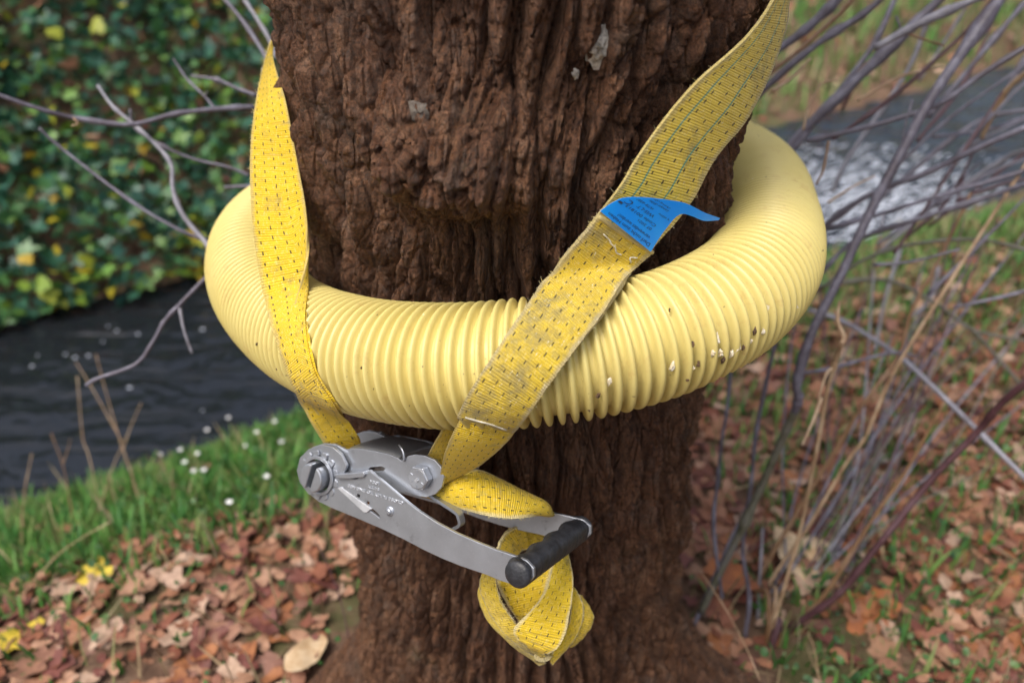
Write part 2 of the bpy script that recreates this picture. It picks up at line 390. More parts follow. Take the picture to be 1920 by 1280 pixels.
# ------------------------------------------------------------------ tree trunk
def trunk_np(th, z):
    """radius and centre offset of the bark surface"""
    base = .198 + .016 * sst(.75, 1.1, z) + .01 * sst(1.1, 2.4, z) - .004 * np.exp(-((z - .62) / .1) ** 2)
    fl = np.clip(1 - z / .34, 0, 2); flare = .11 * fl ** 2.6
    lob = 1 + .55 * np.cos(th * 3 + .9) + .35 * np.cos(th * 5 + 2.1)
    base = base + flare * np.clip(lob, .25, 2)
    base = base + .006 * np.cos(2 * th + .7) + .005 * np.cos(3 * th + 5 * z)
    X, Y = np.cos(th), np.sin(th)
    w1 = fbm(X * 2.2, Y * 2.2, z * 6, 3, 21); w2 = fbm(X * 2.2, Y * 2.2, z * 6, 3, 31)
    def bump(tc, zc, rt, rz, pw=2):
        dt = np.angle(np.exp(1j * (th - tc))) * .205
        return np.exp(-((np.abs(dt) / rt) ** pw + (np.abs(z - zc) / rz) ** pw))
    tf = -math.pi / 2
    burl = bump(tf - .27, .890, .072, .050, 2.2); burl2 = bump(tf - .20, .860, .046, .028, 2)
    knot = bump(tf - .47, .822, .040, .026, 2.6)
    base = base + .056 * burl + .034 * burl2 + .018 * knot - .010 * bump(tf - .10, .822, .05, .020) + .018 * bump(tf - 1.25, 1.02, .10, .05) + .004 * bump(tf - 1.3, .86, .08, .08) + .008 * bump(tf + .9, .66, .1, .05) + .010 * bump(tf + .15, 1.02, .08, .05)
    sw = burl + .7 * burl2
    # ridges bend round the burl
    dt = np.angle(np.exp(1j * (th - (tf - .27))))
    thw = th + .045 * w1 + .02 * fbm(X * 9, Y * 9, z * 22, 2, 41) + .28 * dt * np.exp(-((z - .83) / .10) ** 2) * np.exp(-(dt / .6) ** 2)
    zw = z + .025 * w2
    N1 = 54
    f1, f2, i1 = worley(thw / (2 * np.pi) * N1, zw / .150, N1, 3, .95)
    e1 = np.clip((f2 - f1) / .62, 0, 1) ** .62
    N2 = 96
    g1, g2, i2 = worley((thw + .03 * w2) / (2 * np.pi) * N2, (zw + .01 * w1) / .062, N2, 8, .95)
    e2 = np.clip((g2 - g1) / .5, 0, 1) ** .7
    N3 = 118
    h1, h2, i3 = worley((th + .02 * w1) / (2 * np.pi) * N3, (z + .008 * w2) / .0125, N3, 15, .95); e3 = sst(0, .3, h2 - h1)
    rid = np.clip(1 - np.abs(fbm(thw * 9.5, np.zeros_like(z), zw * 4.5, 2, 55)) * 2.4, -.5, 1)
    soft = np.clip(1 - .85 * knot - .7 * sw, .12, 1)
    fade = .55 + .45 * sst(.12, .3, z)
    patch = sst(-.25, .35, fbm(X * 2.6, Y * 2.6, z * 7, 2, 91))          # smoother ribs against flaky areas
    h = (.0275 * e1 + .0065 * rid + .0080 * (e2 * (.35 + i2)) * (.45 + .55 * patch) + .0040 * (i1 - .5)) * soft * fade
    h = h + .0105 * sw * (e2 * (.3 + 1.2 * i2) - .4) + 0.0032 * (e3 * (.2 + i3)) * (.12 + .35 * patch + .6 * np.clip(sw + knot * .3, 0, 1))
    h = h + .005 * fbm(X * 5, Y * 5, z * 22, 4, 61)
    st = np.abs(fbm(thw * 30, np.zeros_like(z) + 2, zw * 11, 3, 63)); h = h + .0085 * (np.minimum(st * 1.8, .6) - .3) * soft
    h = h - .0045 * (1 - sst(.0, .075, g2 - g1)) * soft * (.4 + .6 * patch) - .0022 * (1 - sst(0, .10, h2 - h1)) * (.4 + .6 * patch)
    fr = np.abs(fbm(X * 24, Y * 24, z * 55, 3, 71)); h = h - .0045 * (.35 - np.minimum(fr * 1.6, .35)) * 2
    h = h + .0075 * sw * (np.abs(fbm(X * 11, Y * 11, z * 50, 3, 81)) * 2 - .5)
    return base + h - .021

tree = empty('tree', (0, 0, 0), 'thick deeply furrowed brown tree trunk hung with the yellow pipe ring', 'tree')
nf, nb = 580, 140
tha = np.linspace(-math.pi - .25, .25, nf, endpoint=False); thb = np.linspace(.25, math.pi - .25, nb, endpoint=False)
TH = np.concatenate([tha, thb])
ZZ = np.concatenate([np.linspace(-.12, 1.16, 800, endpoint=False), np.linspace(1.16, 3.6, 80)])
T2, Z2 = np.meshgrid(TH, ZZ, indexing='ij')
RR = trunk_np(T2, Z2)
lean = .006
V = np.stack([RR * np.cos(T2) + lean, RR * np.sin(T2), Z2], -1)
nt, nz = V.shape[:2]; I = np.arange(nt * nz).reshape(nt, nz); J = np.roll(I, -1, 0)
F = np.stack([I[:, :-1], J[:, :-1], J[:, 1:], I[:, 1:]], -1).reshape(-1, 4)
np_mesh('trunk', V.reshape(-1, 3), F, M['bark'], tree)

def cyl(px, py, rr=.212):
    """depth where a pixel's ray meets the plain trunk"""
    r = ray(px, py); a = r.x ** 2 + r.y ** 2; b = 2 * (CAM.x * r.x + CAM.y * r.y); c = CAM.x ** 2 + CAM.y ** 2 - rr ** 2
    q = b * b - 4 * a * c
    return None if q < 0 else (-b - math.sqrt(q)) / (2 * a)

def bark_point(px, py):
    d = cyl(px, py) or .7
    for _ in range(4):
        p = P(px, py, d); th = math.atan2(p.y, p.x - lean)
        d = cyl(px, py, float(trunk_np(np.array([th]), np.array([p.z]))[0])) or d
    return P(px, py, d)
def blob(name, px, py, r, hgt, mat, parent, label=None):
    """rough crust on the bark"""
    c = bark_point(px, py); nrm = Vector((c.x, c.y, 0)).normalized(); c = c + nrm * .0025; tx = Vector((0, 0, 1)).cross(nrm); tz = Vector((0, 0, 1))
    V, F = [], []; rings, seg = 5, 18
    V.append(c + nrm * hgt)
    for i in range(1, rings + 1):
        for j in range(seg):
            a = j / seg * 2 * math.pi; q = i / rings * r * (.7 + .5 * rng.random())
            V.append(c + tx * q * math.cos(a) + tz * q * 1.25 * math.sin(a) + nrm * (hgt * (1 - (i / rings) ** 2) * (.4 + .9 * rng.random()) - .001))
    for j in range(seg): F.append((0, 1 + j, 1 + (j + 1) % seg))
    for i in range(rings - 1):
        for j in range(seg):
            a, b = 1 + i * seg + j, 1 + i * seg + (j + 1) % seg; F.append((a, a + seg, b + seg, b))
    return tag(mesh_obj(name, V, F, mat, parent, True), label)
blob('lichen', 1120, 84, .012, .008, M['lichen'], tree, 'pale crust of lichen high on the bark')
blob('lichen', 786, 210, .008, .003, M['lichen_grey'], tree, 'grey crust of lichen above the burl')
blob('lichen', 1078, 138, .003, .003, M['lichen'], tree)

# ------------------------------------------------------------------ corrugated pipe ring
RQ = [0.0059, 0.0659, 0.7034, 0.3042, 0.0369, -0.034, -0.0147, 0.0049, -0.0141, 0.0159, -0.0001, -0.0044, -0.0049, 0.0069]
def ring_c(t):
    cx, cy, z0, a, zc, zs, a2c, a2s, a3c, a3s, z2c, z2s, z3c, z3s = RQ
    r = a + a2c * np.cos(2 * t) + a2s * np.sin(2 * t) + a3c * np.cos(3 * t) + a3s * np.sin(3 * t)
    z = z0 + zc * np.cos(t) + zs * np.sin(t) + z2c * np.cos(2 * t) + z2s * np.sin(2 * t) + z3c * np.cos(3 * t) + z3s * np.sin(3 * t)
    return np.stack([cx + r * np.cos(t), cy + r * np.sin(t), z], -1)
def pipe_mesh(nt, na, prof):
    tt = np.linspace(0, 2 * np.pi, 4001); C = ring_c(tt); L = np.r_[0, np.cumsum(np.linalg.norm(np.diff(C, axis=0), axis=1))]
    s = np.linspace(0, L[-1], nt, endpoint=False); t = np.interp(s, L, tt); C = ring_c(t)
    T = ring_c(t + 1e-3) - ring_c(t - 1e-3); T /= np.linalg.norm(T, axis=1)[:, None]
    N = np.cross(T, [0, 0, 1]); N /= np.linalg.norm(N, axis=1)[:, None]; B = np.cross(N, T)
    a = np.linspace(0, 2 * np.pi, na, endpoint=False)
    S, A = np.meshgrid(s / L[-1], a, indexing='ij')
    rad, sh = prof(S, A, np.repeat(t[:, None], na, 1))
    V = C[:, None] + rad[..., None] * (np.cos(A)[..., None] * N[:, None] + np.sin(A)[..., None] * B[:, None]) + sh[..., None] * T[:, None]
    I = np.arange(nt * na).reshape(nt, na); J = np.roll(I, -1, 0); I2, J2 = np.roll(I, -1, 1), np.roll(J, -1, 1)
    F = np.stack([I, J, J2, I2], -1).reshape(-1, 4)
    return V.reshape(-1, 3), F, V
V, F, _ = pipe_mesh(300, 28, lambda S, A, t: (np.full(S.shape, .050), np.zeros(S.shape)))
PB = BVHTree.FromPolygons([Vector(v) for v in V], [tuple(int(i) for i in f) for f in F])
def pipe_hit(px, py):
    r = ray(px, py); h = PB.ray_cast(CAM, r.normalized())
    return None if h[0] is None else (h[0] - CAM).dot(FWD)
NR = 222
def prof(S, A, t):
    # seam: a lengthwise cut low on the outer right front, ribs slip past each other
    td = (t + .95 + np.pi) % (2 * np.pi) - np.pi
    on = sst(-.30, -.22, td) * (1 - sst(.42, .52, td))
    below = ((A > 4.8) & (A < 5.56)).astype(float)
    sh = .0026 * on * below
    ph = np.mod(S * NR, 1); x = np.abs(ph - .5) * 2          # 0 groove centre .. 1 crest centre
    h = (1 - np.clip((1 - x) / .60, 0, 1) ** 2.2) ** (1 / 2.2)          # round crest, narrow flat groove
    wob = .0006 * fbm(np.cos(t) * 6, np.sin(t) * 6, np.sin(A) * 2, 2, 5)
    squ = .0012 * np.cos(2 * A + t)
    return 0.0427 + .0078 * h + wob + squ - .0010 * on * below, sh
V, F, _ = pipe_mesh(NR * 12, 52, prof)
pipe = np_mesh('corrugated_pipe', V, F, M['pipe'])
tag(pipe, 'pale yellow corrugated drain pipe bent into a ring around the trunk', 'pipe')

def scuff(px, py, r, hgt, mat, name='torn_chip'):
    """small torn or caked patch on the pipe"""
    rr = ray(px, py).normalized(); h = PB.ray_cast(CAM, rr)
    if h[0] is None: return
    c, nrm = h[0], h[1] * (-1 if h[1].dot(rr) > 0 else 1); tx = nrm.cross(Vector((.2, .1, 1))).normalized(); ty = nrm.cross(tx)
    V, F = [c + nrm * (hgt * .6)], []; seg = 11
    for i in (1, 2):
        for j in range(seg):
            a = j / seg * 2 * math.pi; q = r * i / 2 * rng.uniform(.55, 1.35)
            V.append(c + tx * q * math.cos(a) * .7 + ty * q * math.sin(a) * 1.3 + nrm * (hgt * rng.uniform(.2, 1) if i == 1 else -.0012))
    for j in range(seg): F += [(0, 1 + j, 1 + (j + 1) % seg), (1 + j, 1 + seg + j, 1 + seg + (j + 1) % seg, 1 + (j + 1) % seg)]
    mesh_obj(name, V, F, mat, pipe)
M['chip'] = mat_plain('torn_white_plastic', (.72, .68, .56), .6, c2=(.55, .45, .26), scale=400)
M['grime'] = mat_plain('caked_dirt', (.06, .035, .02), .8, c2=(.13, .075, .035), scale=300)
for a_ in ((1143, 716, .0030, .0012), (1262, 688, .0034, .0012), (1345, 640, .0040, .0016), (1352, 662, .0026, .0016), (1384, 652, .0038, .0020), (1372, 664, .0026, .0018), (1408, 640, .0024, .0016), (1338, 662, .0024, .0014), (1300, 690, .0018, .0012), (1432, 622, .0018, .0012)): scuff(*a_, M['chip'])
for a_ in ((1357, 676, .0030, .0010), (1416, 622, .0026, .001), (1300, 646, .0020, .001), (1290, 712, .0018, .001), (1310, 684, .0020, .001), (1122, 742, .0026, .001), (1395, 652, .0018, .0012), (1256, 580, .0012, .0006), (480, 645, .0012, .0006), (677, 689, .0011, .0006), (518, 692, .001, .0006), (1105, 770, .0014, .0006)): scuff(*a_, M['grime'], 'dirt_speck')

# ------------------------------------------------------------------ webbing ribbons
def catmull(pts, m):
    pts = [Vector(p) for p in pts]; n = len(pts); out = []
    for i in range(m):
        f = i / (m - 1) * (n - 1); k = min(int(f), n - 2); t = f - k
        p1, p2 = pts[k], pts[k + 1]; p0 = pts[k - 1] if k else p1 * 2 - p2; p3 = pts[k + 2] if k + 2 < n else p2 * 2 - p1
        out.append(.5 * ((2 * p1) + (p2 - p0) * t + (2 * p0 - 5 * p1 + 4 * p2 - p3) * t * t + (3 * p1 - p0 - 3 * p2 + p3) * t ** 3))
    return out
def rail(pts, m):
    """control points (px, py, depth) to a smooth curve in space"""
    return [P(c.x, c.y, c.z) for c in catmull(pts, m)]
def ribbon(name, rails, us, mat, parent=None, m=90, cols=8, thick=.0024, bow=0, lift=.004, clamp=True, wave=.0006, seed=1, v0=0, tr=.222):
    rl = [rail(r, m) for r in rails]
    nseg = len(rl) - 1; nc = nseg * cols + 1
    G = np.zeros((m, nc, 3)); U = np.zeros(nc)
    for c in range(nc):
        sg = min(c // cols, nseg - 1); f = (c - sg * cols) / cols
        a = np.array([tuple(p) for p in rl[sg]]); b = np.array([tuple(p) for p in rl[sg + 1]])
        G[:, c] = a * (1 - f) + b * f; U[c] = (us[sg] * (1 - f) + us[sg + 1] * f) * .05
    def normals(G):
        du = np.gradient(G, axis=1); dv = np.gradient(G, axis=0)
        N = np.cross(du, dv); N /= np.linalg.norm(N, axis=2)[..., None] + 1e-12
        return N
    if clamp:
        D = np.zeros((m, nc)); lim = np.full((m, nc), 9.); rays = np.zeros((m, nc, 3))
        for i in range(m):
            for j in range(nc):
                x, y, f = proj(Vector(G[i, j])); D[i, j] = f; rays[i, j] = ray(x, y)
                h = pipe_hit(x, y); k = cyl(x, y, tr) if tr else None
                if h is not None: lim[i, j] = h - lift
                if k is not None: lim[i, j] = min(lim[i, j], k - lift)
        D = np.minimum(D, lim)
        for _ in range(6):
            E_ = D.copy(); E_[1:-1] = (D[:-2] + 2 * D[1:-1] + D[2:]) / 4; E_[:, 1:-1] = E_[:, 1:-1] if len(rails) > 2 else (E_[:, :-2] + 2 * E_[:, 1:-1] + E_[:, 2:]) / 4
            D = np.minimum(E_, lim)
        G = np.array(CAM) + rays * D[..., None]
    N = normals(G)
    tocam = np.array(CAM) - G
    if (np.einsum('ijk,ijk->ij', N, tocam)).mean() < 0: N = -N
    x = np.linspace(-1, 1, nc)
    off = bow * (1 - x ** 2)[None, :] * np.ones((m, 1))
    if wave:
        ii, jj = np.meshgrid(np.arange(m) / m * 14, np.arange(nc) / nc * 2.2, indexing='ij')
        off = off + wave * 2 * fbm(ii, jj, np.full(ii.shape, seed * 3.3), 3, seed)
    G = G + N * off[..., None]
    N2 = normals(G)
    s = np.sign(np.einsum('ijk,ijk->ij', N2, N)); N2 *= s[..., None]
    mid = G[:, nc // 2]; Lv = np.r_[0, np.cumsum(np.linalg.norm(np.diff(mid, axis=0), axis=1))] + v0
    A = G + N2 * thick / 2; B = G - N2 * thick / 2
    V = np.concatenate([A.reshape(-1, 3), B.reshape(-1, 3)]); K = m * nc
    uv = np.stack([np.repeat(U[None], m, 0), np.repeat(Lv[:, None], nc, 1)], -1).reshape(-1, 2); uv = np.concatenate([uv, uv])
    F = []
    for i in range(m - 1):
        for j in range(nc - 1):
            a, b, c, e = i * nc + j, i * nc + j + 1, (i + 1) * nc + j + 1, (i + 1) * nc + j
            F.append((a, b, c, e)); F.append((K + a, K + e, K + c, K + b))
        for j, fl in ((0, 0), (nc - 1, 1)):
            a, e = i * nc + j, (i + 1) * nc + j
            F.append((a, e, K + e, K + a) if not fl else (a, K + a, K + e, e))
    for i, fl in ((0, 1), (m - 1, 0)):
        for j in range(nc - 1):
            a, b = i * nc + j, i * nc + j + 1
            F.append((a, K + a, K + b, b) if fl else (a, b, K + b, K + a))
    if parent: V = V - np.array(parent.location)
    o = mesh_obj(name, V, F, mat, parent, True, uv)
    bm = bmesh.new(); bm.from_mesh(o.data); bmesh.ops.recalc_face_normals(bm, faces=bm.faces); bm.to_mesh(o.data); bm.free()
    o.data.polygons.foreach_set('use_smooth', [True] * len(o.data.polygons))
    ed = o.modifiers.new('split', 'EDGE_SPLIT'); ed.split_angle = R(60)
    return o, G, N2

def fray(name, G, N, side, rows, count, ln, parent, seed, mat='fuzz', spread=.0015):
    """loose fibres along one edge of a ribbon"""
    r = random.Random(seed); V, F = [], []; m, nc = G.shape[:2]; pl = np.array(parent.location)
    for _ in range(count):
        i = r.randint(int(rows[0] * (m - 2)), int(rows[1] * (m - 2))); j = 0 if side == 0 else nc - 1; jj = 1 if side == 0 else nc - 2
        p = G[i, j] + (G[i + 1, j] - G[i, j]) * r.random() + N[i, j] * r.uniform(-.0012, .0014)
        p = p + (G[i, jj] - p) * abs(r.gauss(0, .35))
        out = G[i, j] - G[i, jj]; out /= np.linalg.norm(out) + 1e-9
        al = G[i + 1, j] - G[i, j]; al /= np.linalg.norm(al) + 1e-9
        dr = out * r.uniform(.3, 1) + al * r.uniform(-1, 1) + N[i, j] * r.uniform(-.2, .9); dr /= np.linalg.norm(dr)
        bend = np.array([r.uniform(-1, 1) for _ in range(3)]) * .6
        l = ln * r.uniform(.25, .95); wd = np.cross(dr, np.array(CAM) - p); wd /= np.linalg.norm(wd) + 1e-9; wd *= .00012
        b = len(V)
        for q in (0, .35, .7, 1):
            c = p + (dr * q + bend * q * q) * l - pl
            V += [c - wd * (1.1 - q * .6), c + wd * (1.1 - q * .6)]
        for q in range(3): F.append((b + 2 * q, b + 2 * q + 1, b + 2 * q + 3, b + 2 * q + 2))
    o = mesh_obj(name, V, F, M[mat], parent); o['kind'] = 'stuff'
    return o
def tube(name, pts, rad, mat, parent=None, seg=8, m=None, smooth=True, node=0):
    """tapered tube through points; rad a number or list"""
    m = m or len(pts) * 5
    q = catmull(pts, m) if len(pts) > 2 or m > 2 else [Vector(p) for p in pts]
    rads = rad if isinstance(rad, (list, tuple)) else [rad] * 2
    V, F = [], []; pl = parent.location if parent else Vector()
    up = Vector((.3, .2, 1))
    nodes = [rng.uniform(.05, .95) for _ in range(node)]
    for i, c in enumerate(q):
        t = (q[min(i + 1, m - 1)] - q[max(i - 1, 0)]).normalized(); a = t.cross(up).normalized(); b = t.cross(a)
        f = i / (m - 1) * (len(rads) - 1); k = min(int(f), len(rads) - 2); r = rads[k] * (1 - f + k) + rads[k + 1] * (f - k)
        for nd in nodes: r *= 1 + .35 * math.exp(-((i / (m - 1) - nd) * m / 1.1) ** 2)
        for j in range(seg):
            g = j / seg * 2 * math.pi; V.append(c + a * math.cos(g) * r + b * math.sin(g) * r - pl)
    for i in range(m - 1):
        for j in range(seg):
            k = (j + 1) % seg; F.append((i * seg + j, i * seg + k, (i + 1) * seg + k, (i + 1) * seg + j))
    F.append(tuple(range(seg))[::-1]); F.append(tuple((m - 1) * seg + j for j in range(seg)))
    return mesh_obj(name, V, F, mat, parent, smooth)

# ------------------------------------------------------------------ ratchet buckle
RO = P(600, 890, .712)
_v = ray(760, 960).normalized(); _r = Vector((1, 0, 0)); _r = (_r - _v * _r.dot(_v)).normalized(); _u = _r.cross(_v)
AX = (_v * .76 + (_r * .906 + _u * .423) * .65).normalized()     # spool axis, near plate to far plate
LX = (Vector((.85, -.53, 0)) - AX * AX.dot(Vector((.85, -.53, 0)))).normalized(); LZ = LX.cross(AX)
rat = empty('ratchet_buckle', RO, 'galvanised steel ratchet buckle with black grip hanging below the pipe', 'ratchet buckle')
def loc(px, py, y=0., k=0.):
    """pixel to the buckle's own (x, z) in the plate plane at depth y along the spool axis (k: outward splay)"""
    r = ray(px, py); nrm = AX + LX * k; q = CAM + r * ((y + (RO - CAM).dot(nrm)) / r.dot(nrm)) - RO
    return Vector((q.dot(LX), q.dot(LZ)))
def W(x, y, z): return LX * x + AX * y + LZ * z          # buckle space, relative to its base
def smooth_loop(pts, it=2):
    for _ in range(it):
        o = []
        for i in range(len(pts)):
            a, b = pts[i], pts[(i + 1) % len(pts)]; o += [a * .75 + b * .25, a * .25 + b * .75]
        pts = o
    return pts
def plate(name, outer, holes, y0, y1, mat, parent=rat, bevel=.0005, bend=None):
    """sheet part: outline with holes in (x, z), thick from y0 to y1"""
    loops = [outer] + holes
    tris = geometry.tessellate_polygon([[Vector((p.x, p.y, 0)) for p in l] for l in loops])
    flat = [p for l in loops for p in l]; n = len(flat)
    bd = bend or (lambda x: 0)
    V = [W(p.x, y0 + bd(p.x), p.y) for p in flat] + [W(p.x, y1 + bd(p.x), p.y) for p in flat]
    F = [tuple(t) for t in tris] + [tuple(i + n for i in reversed(t)) for t in tris]
    k = 0
    for l in loops:
        for i in range(len(l)): a, b = k + i, k + (i + 1) % len(l); F.append((a, b, b + n, a + n))
        k += len(l)
    o = mesh_obj(name, V, F, mat, parent)
    bm = bmesh.new(); bm.from_mesh(o.data); bmesh.ops.recalc_face_normals(bm, faces=bm.faces)
    bmesh.ops.dissolve_limit(bm, angle_limit=R(1), verts=bm.verts, edges=bm.edges) if not bend else None
    bm.to_mesh(o.data); bm.free()
    if bevel:
        b = o.modifiers.new('bevel', 'BEVEL'); b.width = bevel; b.segments = 2; b.limit_method = 'ANGLE'; b.angle_limit = R(40); b.harden_normals = False
    return o
def circ(c, r, n=28, a0=0, ry=None): return [Vector((c.x + r * math.cos(a0 + i / n * 2 * math.pi), c.y + (ry or r) * math.sin(a0 + i / n * 2 * math.pi))) for i in range(n)]
def L(pts, y=0., k=0.): return [loc(*p, y, k) for p in pts]

TW = .003                      # plate thickness
Y1, Y2 = .060, .066            # inner face of far frame plate, far arm
c_sp = Vector((0, 0))
SPL, SPF = .072, .105
grip_c = loc(976, 1072, 0, SPL)
bolt_c = loc(792, 893, .003)
arm_px = [(692, 881), (712, 897), (731, 913), (758, 936), (786, 958), (820, 980), (856, 999), (893, 1015), (930, 1030), (960, 1040), (987, 1050), (1001, 1065), (1001, 1082), (988, 1096), (968, 1098), (940, 1089), (911, 1077), (864, 1061), (829, 1047), (793, 1030), (755, 1010), (715, 991), (668, 971), (622, 952), (597, 940), (575, 922), (562, 905), (556, 882), (562, 858), (578, 842), (602, 833), (624, 838), (640, 852), (650, 872), (642, 893), (668, 898)]
arm = L(arm_px, 0, SPL)
slot = L([(640, 915), (646, 913), (668, 930), (671, 925), (675, 928), (673, 934), (686, 944), (689, 938), (693, 941), (691, 948), (700, 955), (712, 966), (711, 970), (694, 957), (688, 960), (682, 958)], 0, SPL)
gx = grip_c.x
def splay(sg): return lambda x: sg * SPL * x
hub_hole = circ(c_sp, .0152, 28)
arm_n = plate('handle_arm', arm, [hub_hole, slot], 0, TW, M['metal'], bend=splay(-1))
arm_f = plate('handle_arm', arm, [circ(c_sp, .0152, 28)], Y2, Y2 + TW, M['metal'], bend=lambda x: SPF * x)
# frame side plates, bolt end up to the right of the spool
fr_px = [(562, 880), (568, 855), (586, 838), (606, 831), (628, 832), (648, 842), (672, 840), (700, 845), (728, 851), (745, 858), (752, 863), (758, 862), (764, 855), (776, 852), (796, 854), (815, 862), (828, 877), (832, 895), (828, 913), (816, 926), (800, 932), (782, 929), (760, 922), (735, 925), (700, 935), (650, 935), (600, 930), (573, 912)]
fr = L(fr_px, .0036)
fslot = L([(690, 880), (694, 876), (716, 874), (722, 878), (718, 883), (700, 884)], .0036)
plate('frame_plate', fr, [circ(c_sp, .0152), fslot], .0036, .0066, M['metal'])
plate('frame_plate', fr, [circ(c_sp, .0152)], Y1 - .001, Y1 + .002, M['metal'])
# folded top cover bridging both plates
top = L([(652, 843), (676, 841), (702, 846), (728, 852), (747, 860)], .0036)
V, F = [], []
ys = [.0040, .0050, .008, .014, .025, .04, .052, .057, .0585]; zs = [0, .0016, .0028, .0034, .0036, .0034, .0026, .0014, 0]
q = catmull([Vector((p.x, p.y, 0)) for p in top], 16)
for th in (0, -.0022):
    for p in q:
        for y, z in zip(ys, zs): V.append(W(p.x, y, p.y - .001 + z + th))
n, m_ = len(ys), len(q)
for s_ in (0, 1):
    for i in range(m_ - 1):
        for j in range(n - 1):
            a = s_ * n * m_ + i * n + j; F.append((a, a + 1, a + n + 1, a + n))
for i in (0, m_ - 1):
    for j in range(n - 1): a = i * n + j; F.append((a, a + 1, a + 1 + n * m_, a + n * m_))
mesh_obj('top_cover', V, F, M['metal'], rat, True).modifiers.new('split', 'EDGE_SPLIT').split_angle = R(50)
# toothed wheels either side
def wheel(y0, y1, out):
    teeth = []
    for i in range(13):
        a = i / 13 * 2 * math.pi + .2
        for da, rr in ((0, .0188), (.10, .0222), (.26, .0228), (.34, .0220), (.38, .0188)): teeth.append(Vector((rr * math.cos(a - da), rr * math.sin(a - da))))
    teeth = teeth[::-1]
    o = plate('ratchet_wheel', teeth, [circ(c_sp, .0150)], y0, y1, M['metal'], bevel=.0004)
    rim = plate('wheel_rim', circ(c_sp, .0182, 36), [circ(c_sp, .0150, 28)], y0 - .0018 if out < 0 else y1, y0 if out < 0 else y1 + .0018, M['metal'], o, bevel=.0005)
    return o
wheel(-.0022, 0, -1); wheel(Y2 + TW, Y2 + TW + .0022, 1)
# split spool: two half-round bars
def half(sg):
    a0 = R(90) if sg < 0 else R(-90); pts = []
    for i in range(15):
        a = a0 + i / 14 * math.pi; pts.append(Vector((.0102 * math.cos(a) + sg * .0026, .0124 * math.sin(a))))
    ta = R(-8); pts = [Vector((p.x * math.cos(ta) - p.y * math.sin(ta), p.x * math.sin(ta) + p.y * math.cos(ta))) for p in pts]
    return plate('spool_half', pts, [], -.0125, Y2 + TW + .010, M['metal'], bevel=.0014)
half(-1); half(1)
plate('spool_pin', circ(c_sp, .0011, 10), [], -.004, .0, M['metal'], bevel=0)
# bolt
def lathe(name, c, prof, mat, seg=24, parent=rat, rot=0):
    V, F = [], []
    for r, y in prof:
        for j in range(seg): a = rot + j / seg * 2 * math.pi; V.append(W(c.x + r * math.cos(a), y, c.y + r * math.sin(a)))
    for i in range(len(prof) - 1):
        for j in range(seg): k = (j + 1) % seg; F.append((i * seg + j, i * seg + k, (i + 1) * seg + k, (i + 1) * seg + j))
    F.append(tuple(range(seg))); F.append(tuple((len(prof) - 1) * seg + j for j in range(seg))[::-1])
    o = mesh_obj(name, V, F, mat, parent, False)
    bm = bmesh.new(); bm.from_mesh(o.data); bmesh.ops.recalc_face_normals(bm, faces=bm.faces); bm.to_mesh(o.data); bm.free()
    return o
bolt = plate('hex_bolt', circ(bolt_c, .0106, 6, R(12)), [], -.0042, .0034, M['metal'], bevel=.0007)
lathe('bolt_face', bolt_c, [(.0087, -.0043), (.0082, -.0049), (.0030, -.0047)], M['metal'], 32, bolt)
for i in range(6):
    a = R(12 + 30) + i * math.pi / 3; c = bolt_c + Vector((math.cos(a), math.sin(a))) * .0062; dx = Vector((math.cos(a), math.sin(a))) * .0014; dy = Vector((-dx.y, dx.x)) * .22
    plate('grade_mark', [c - dx - dy, c + dx - dy, c + dx + dy, c - dx + dy], [], -.0053, -.0046, M['metal'], bolt, bevel=.0001)
plate('bolt_shank', circ(bolt_c, .0055, 16), [], .0034, Y1 + .004, M['dark_metal'], bevel=0)
plate('bolt_nut', circ(bolt_c, .0100, 6, .3), [], Y1 + .0022, Y1 + .009, M['metal'], bevel=.0006)
# pawl bar and safety slide
pawl = L([(636, 886), (690, 881), (693, 886), (690, 891), (662, 894), (640, 893)])
plate('pawl', pawl, [], -.0065, .0034, M['metal'], bevel=.0006)
sl_px = [(634, 914), (641, 912), (698, 953), (689, 960), (683, 959)]
plate('safety_slide', L(sl_px, 0, SPL), [], -.0012, .0024, M['bright_metal'], bevel=.0005, bend=splay(-1))
rv = loc(731, 958, 0, SPL); ry = -SPL * rv.x
lathe('rivet', rv, [(r_, y_ + ry) for r_, y_ in [(.0042, .001), (.0042, -.0008), (.0036, -.0013), (.0028, -.0014), (.0026, -.0026), (.0018, -.0032), (.0003, -.0033)]], M['metal'], 20)
# bent release loop between the arms
lp = [loc(800, 926, .010), loc(838, 948, .012), loc(862, 959, .016), loc(869, 968, .018), loc(868, 979, .016), loc(858, 987, .012), loc(836, 998, .008)]
V, F = [], []
q = catmull([Vector((p.x, p.y, 0)) for p in lp], 28)
for p, nx in zip(q, q[1:] + [q[-1] * 2 - q[-2]]):
    t = (nx - p).normalized(); nn = Vector((-t.y, t.x, 0)) * .0013
    for y, s_ in ((.010, 1), (.0175, 1), (.0175, -1), (.010, -1)): V.append(W(p.x + nn.x * s_, y, p.y + nn.y * s_))
for i in range(27):
    for j in range(4): k = (j + 1) % 4; F.append((i * 4 + j, i * 4 + k, i * 4 + 4 + k, i * 4 + 4 + j))
F += [(0, 1, 2, 3), (111, 110, 109, 108)]
mesh_obj('release_loop', V, F, M['metal'], rat)
# small hook on the frame top
tube('wire_hook', [RO + W(*((lambda a: (a.x, .012, a.y + .004))(loc(736, 846, .0036)))), RO + W(*((lambda a: (a.x, .004, a.y + .0055))(loc(748, 848, .0036)))), RO + W(*((lambda a: (a.x, .002, a.y + .002))(loc(758, 852, .0036)))), RO + W(*((lambda a: (a.x, .002, a.y - .001))(loc(760, 861, .0036))))], .0011, M['metal'], rat, 8, 16)
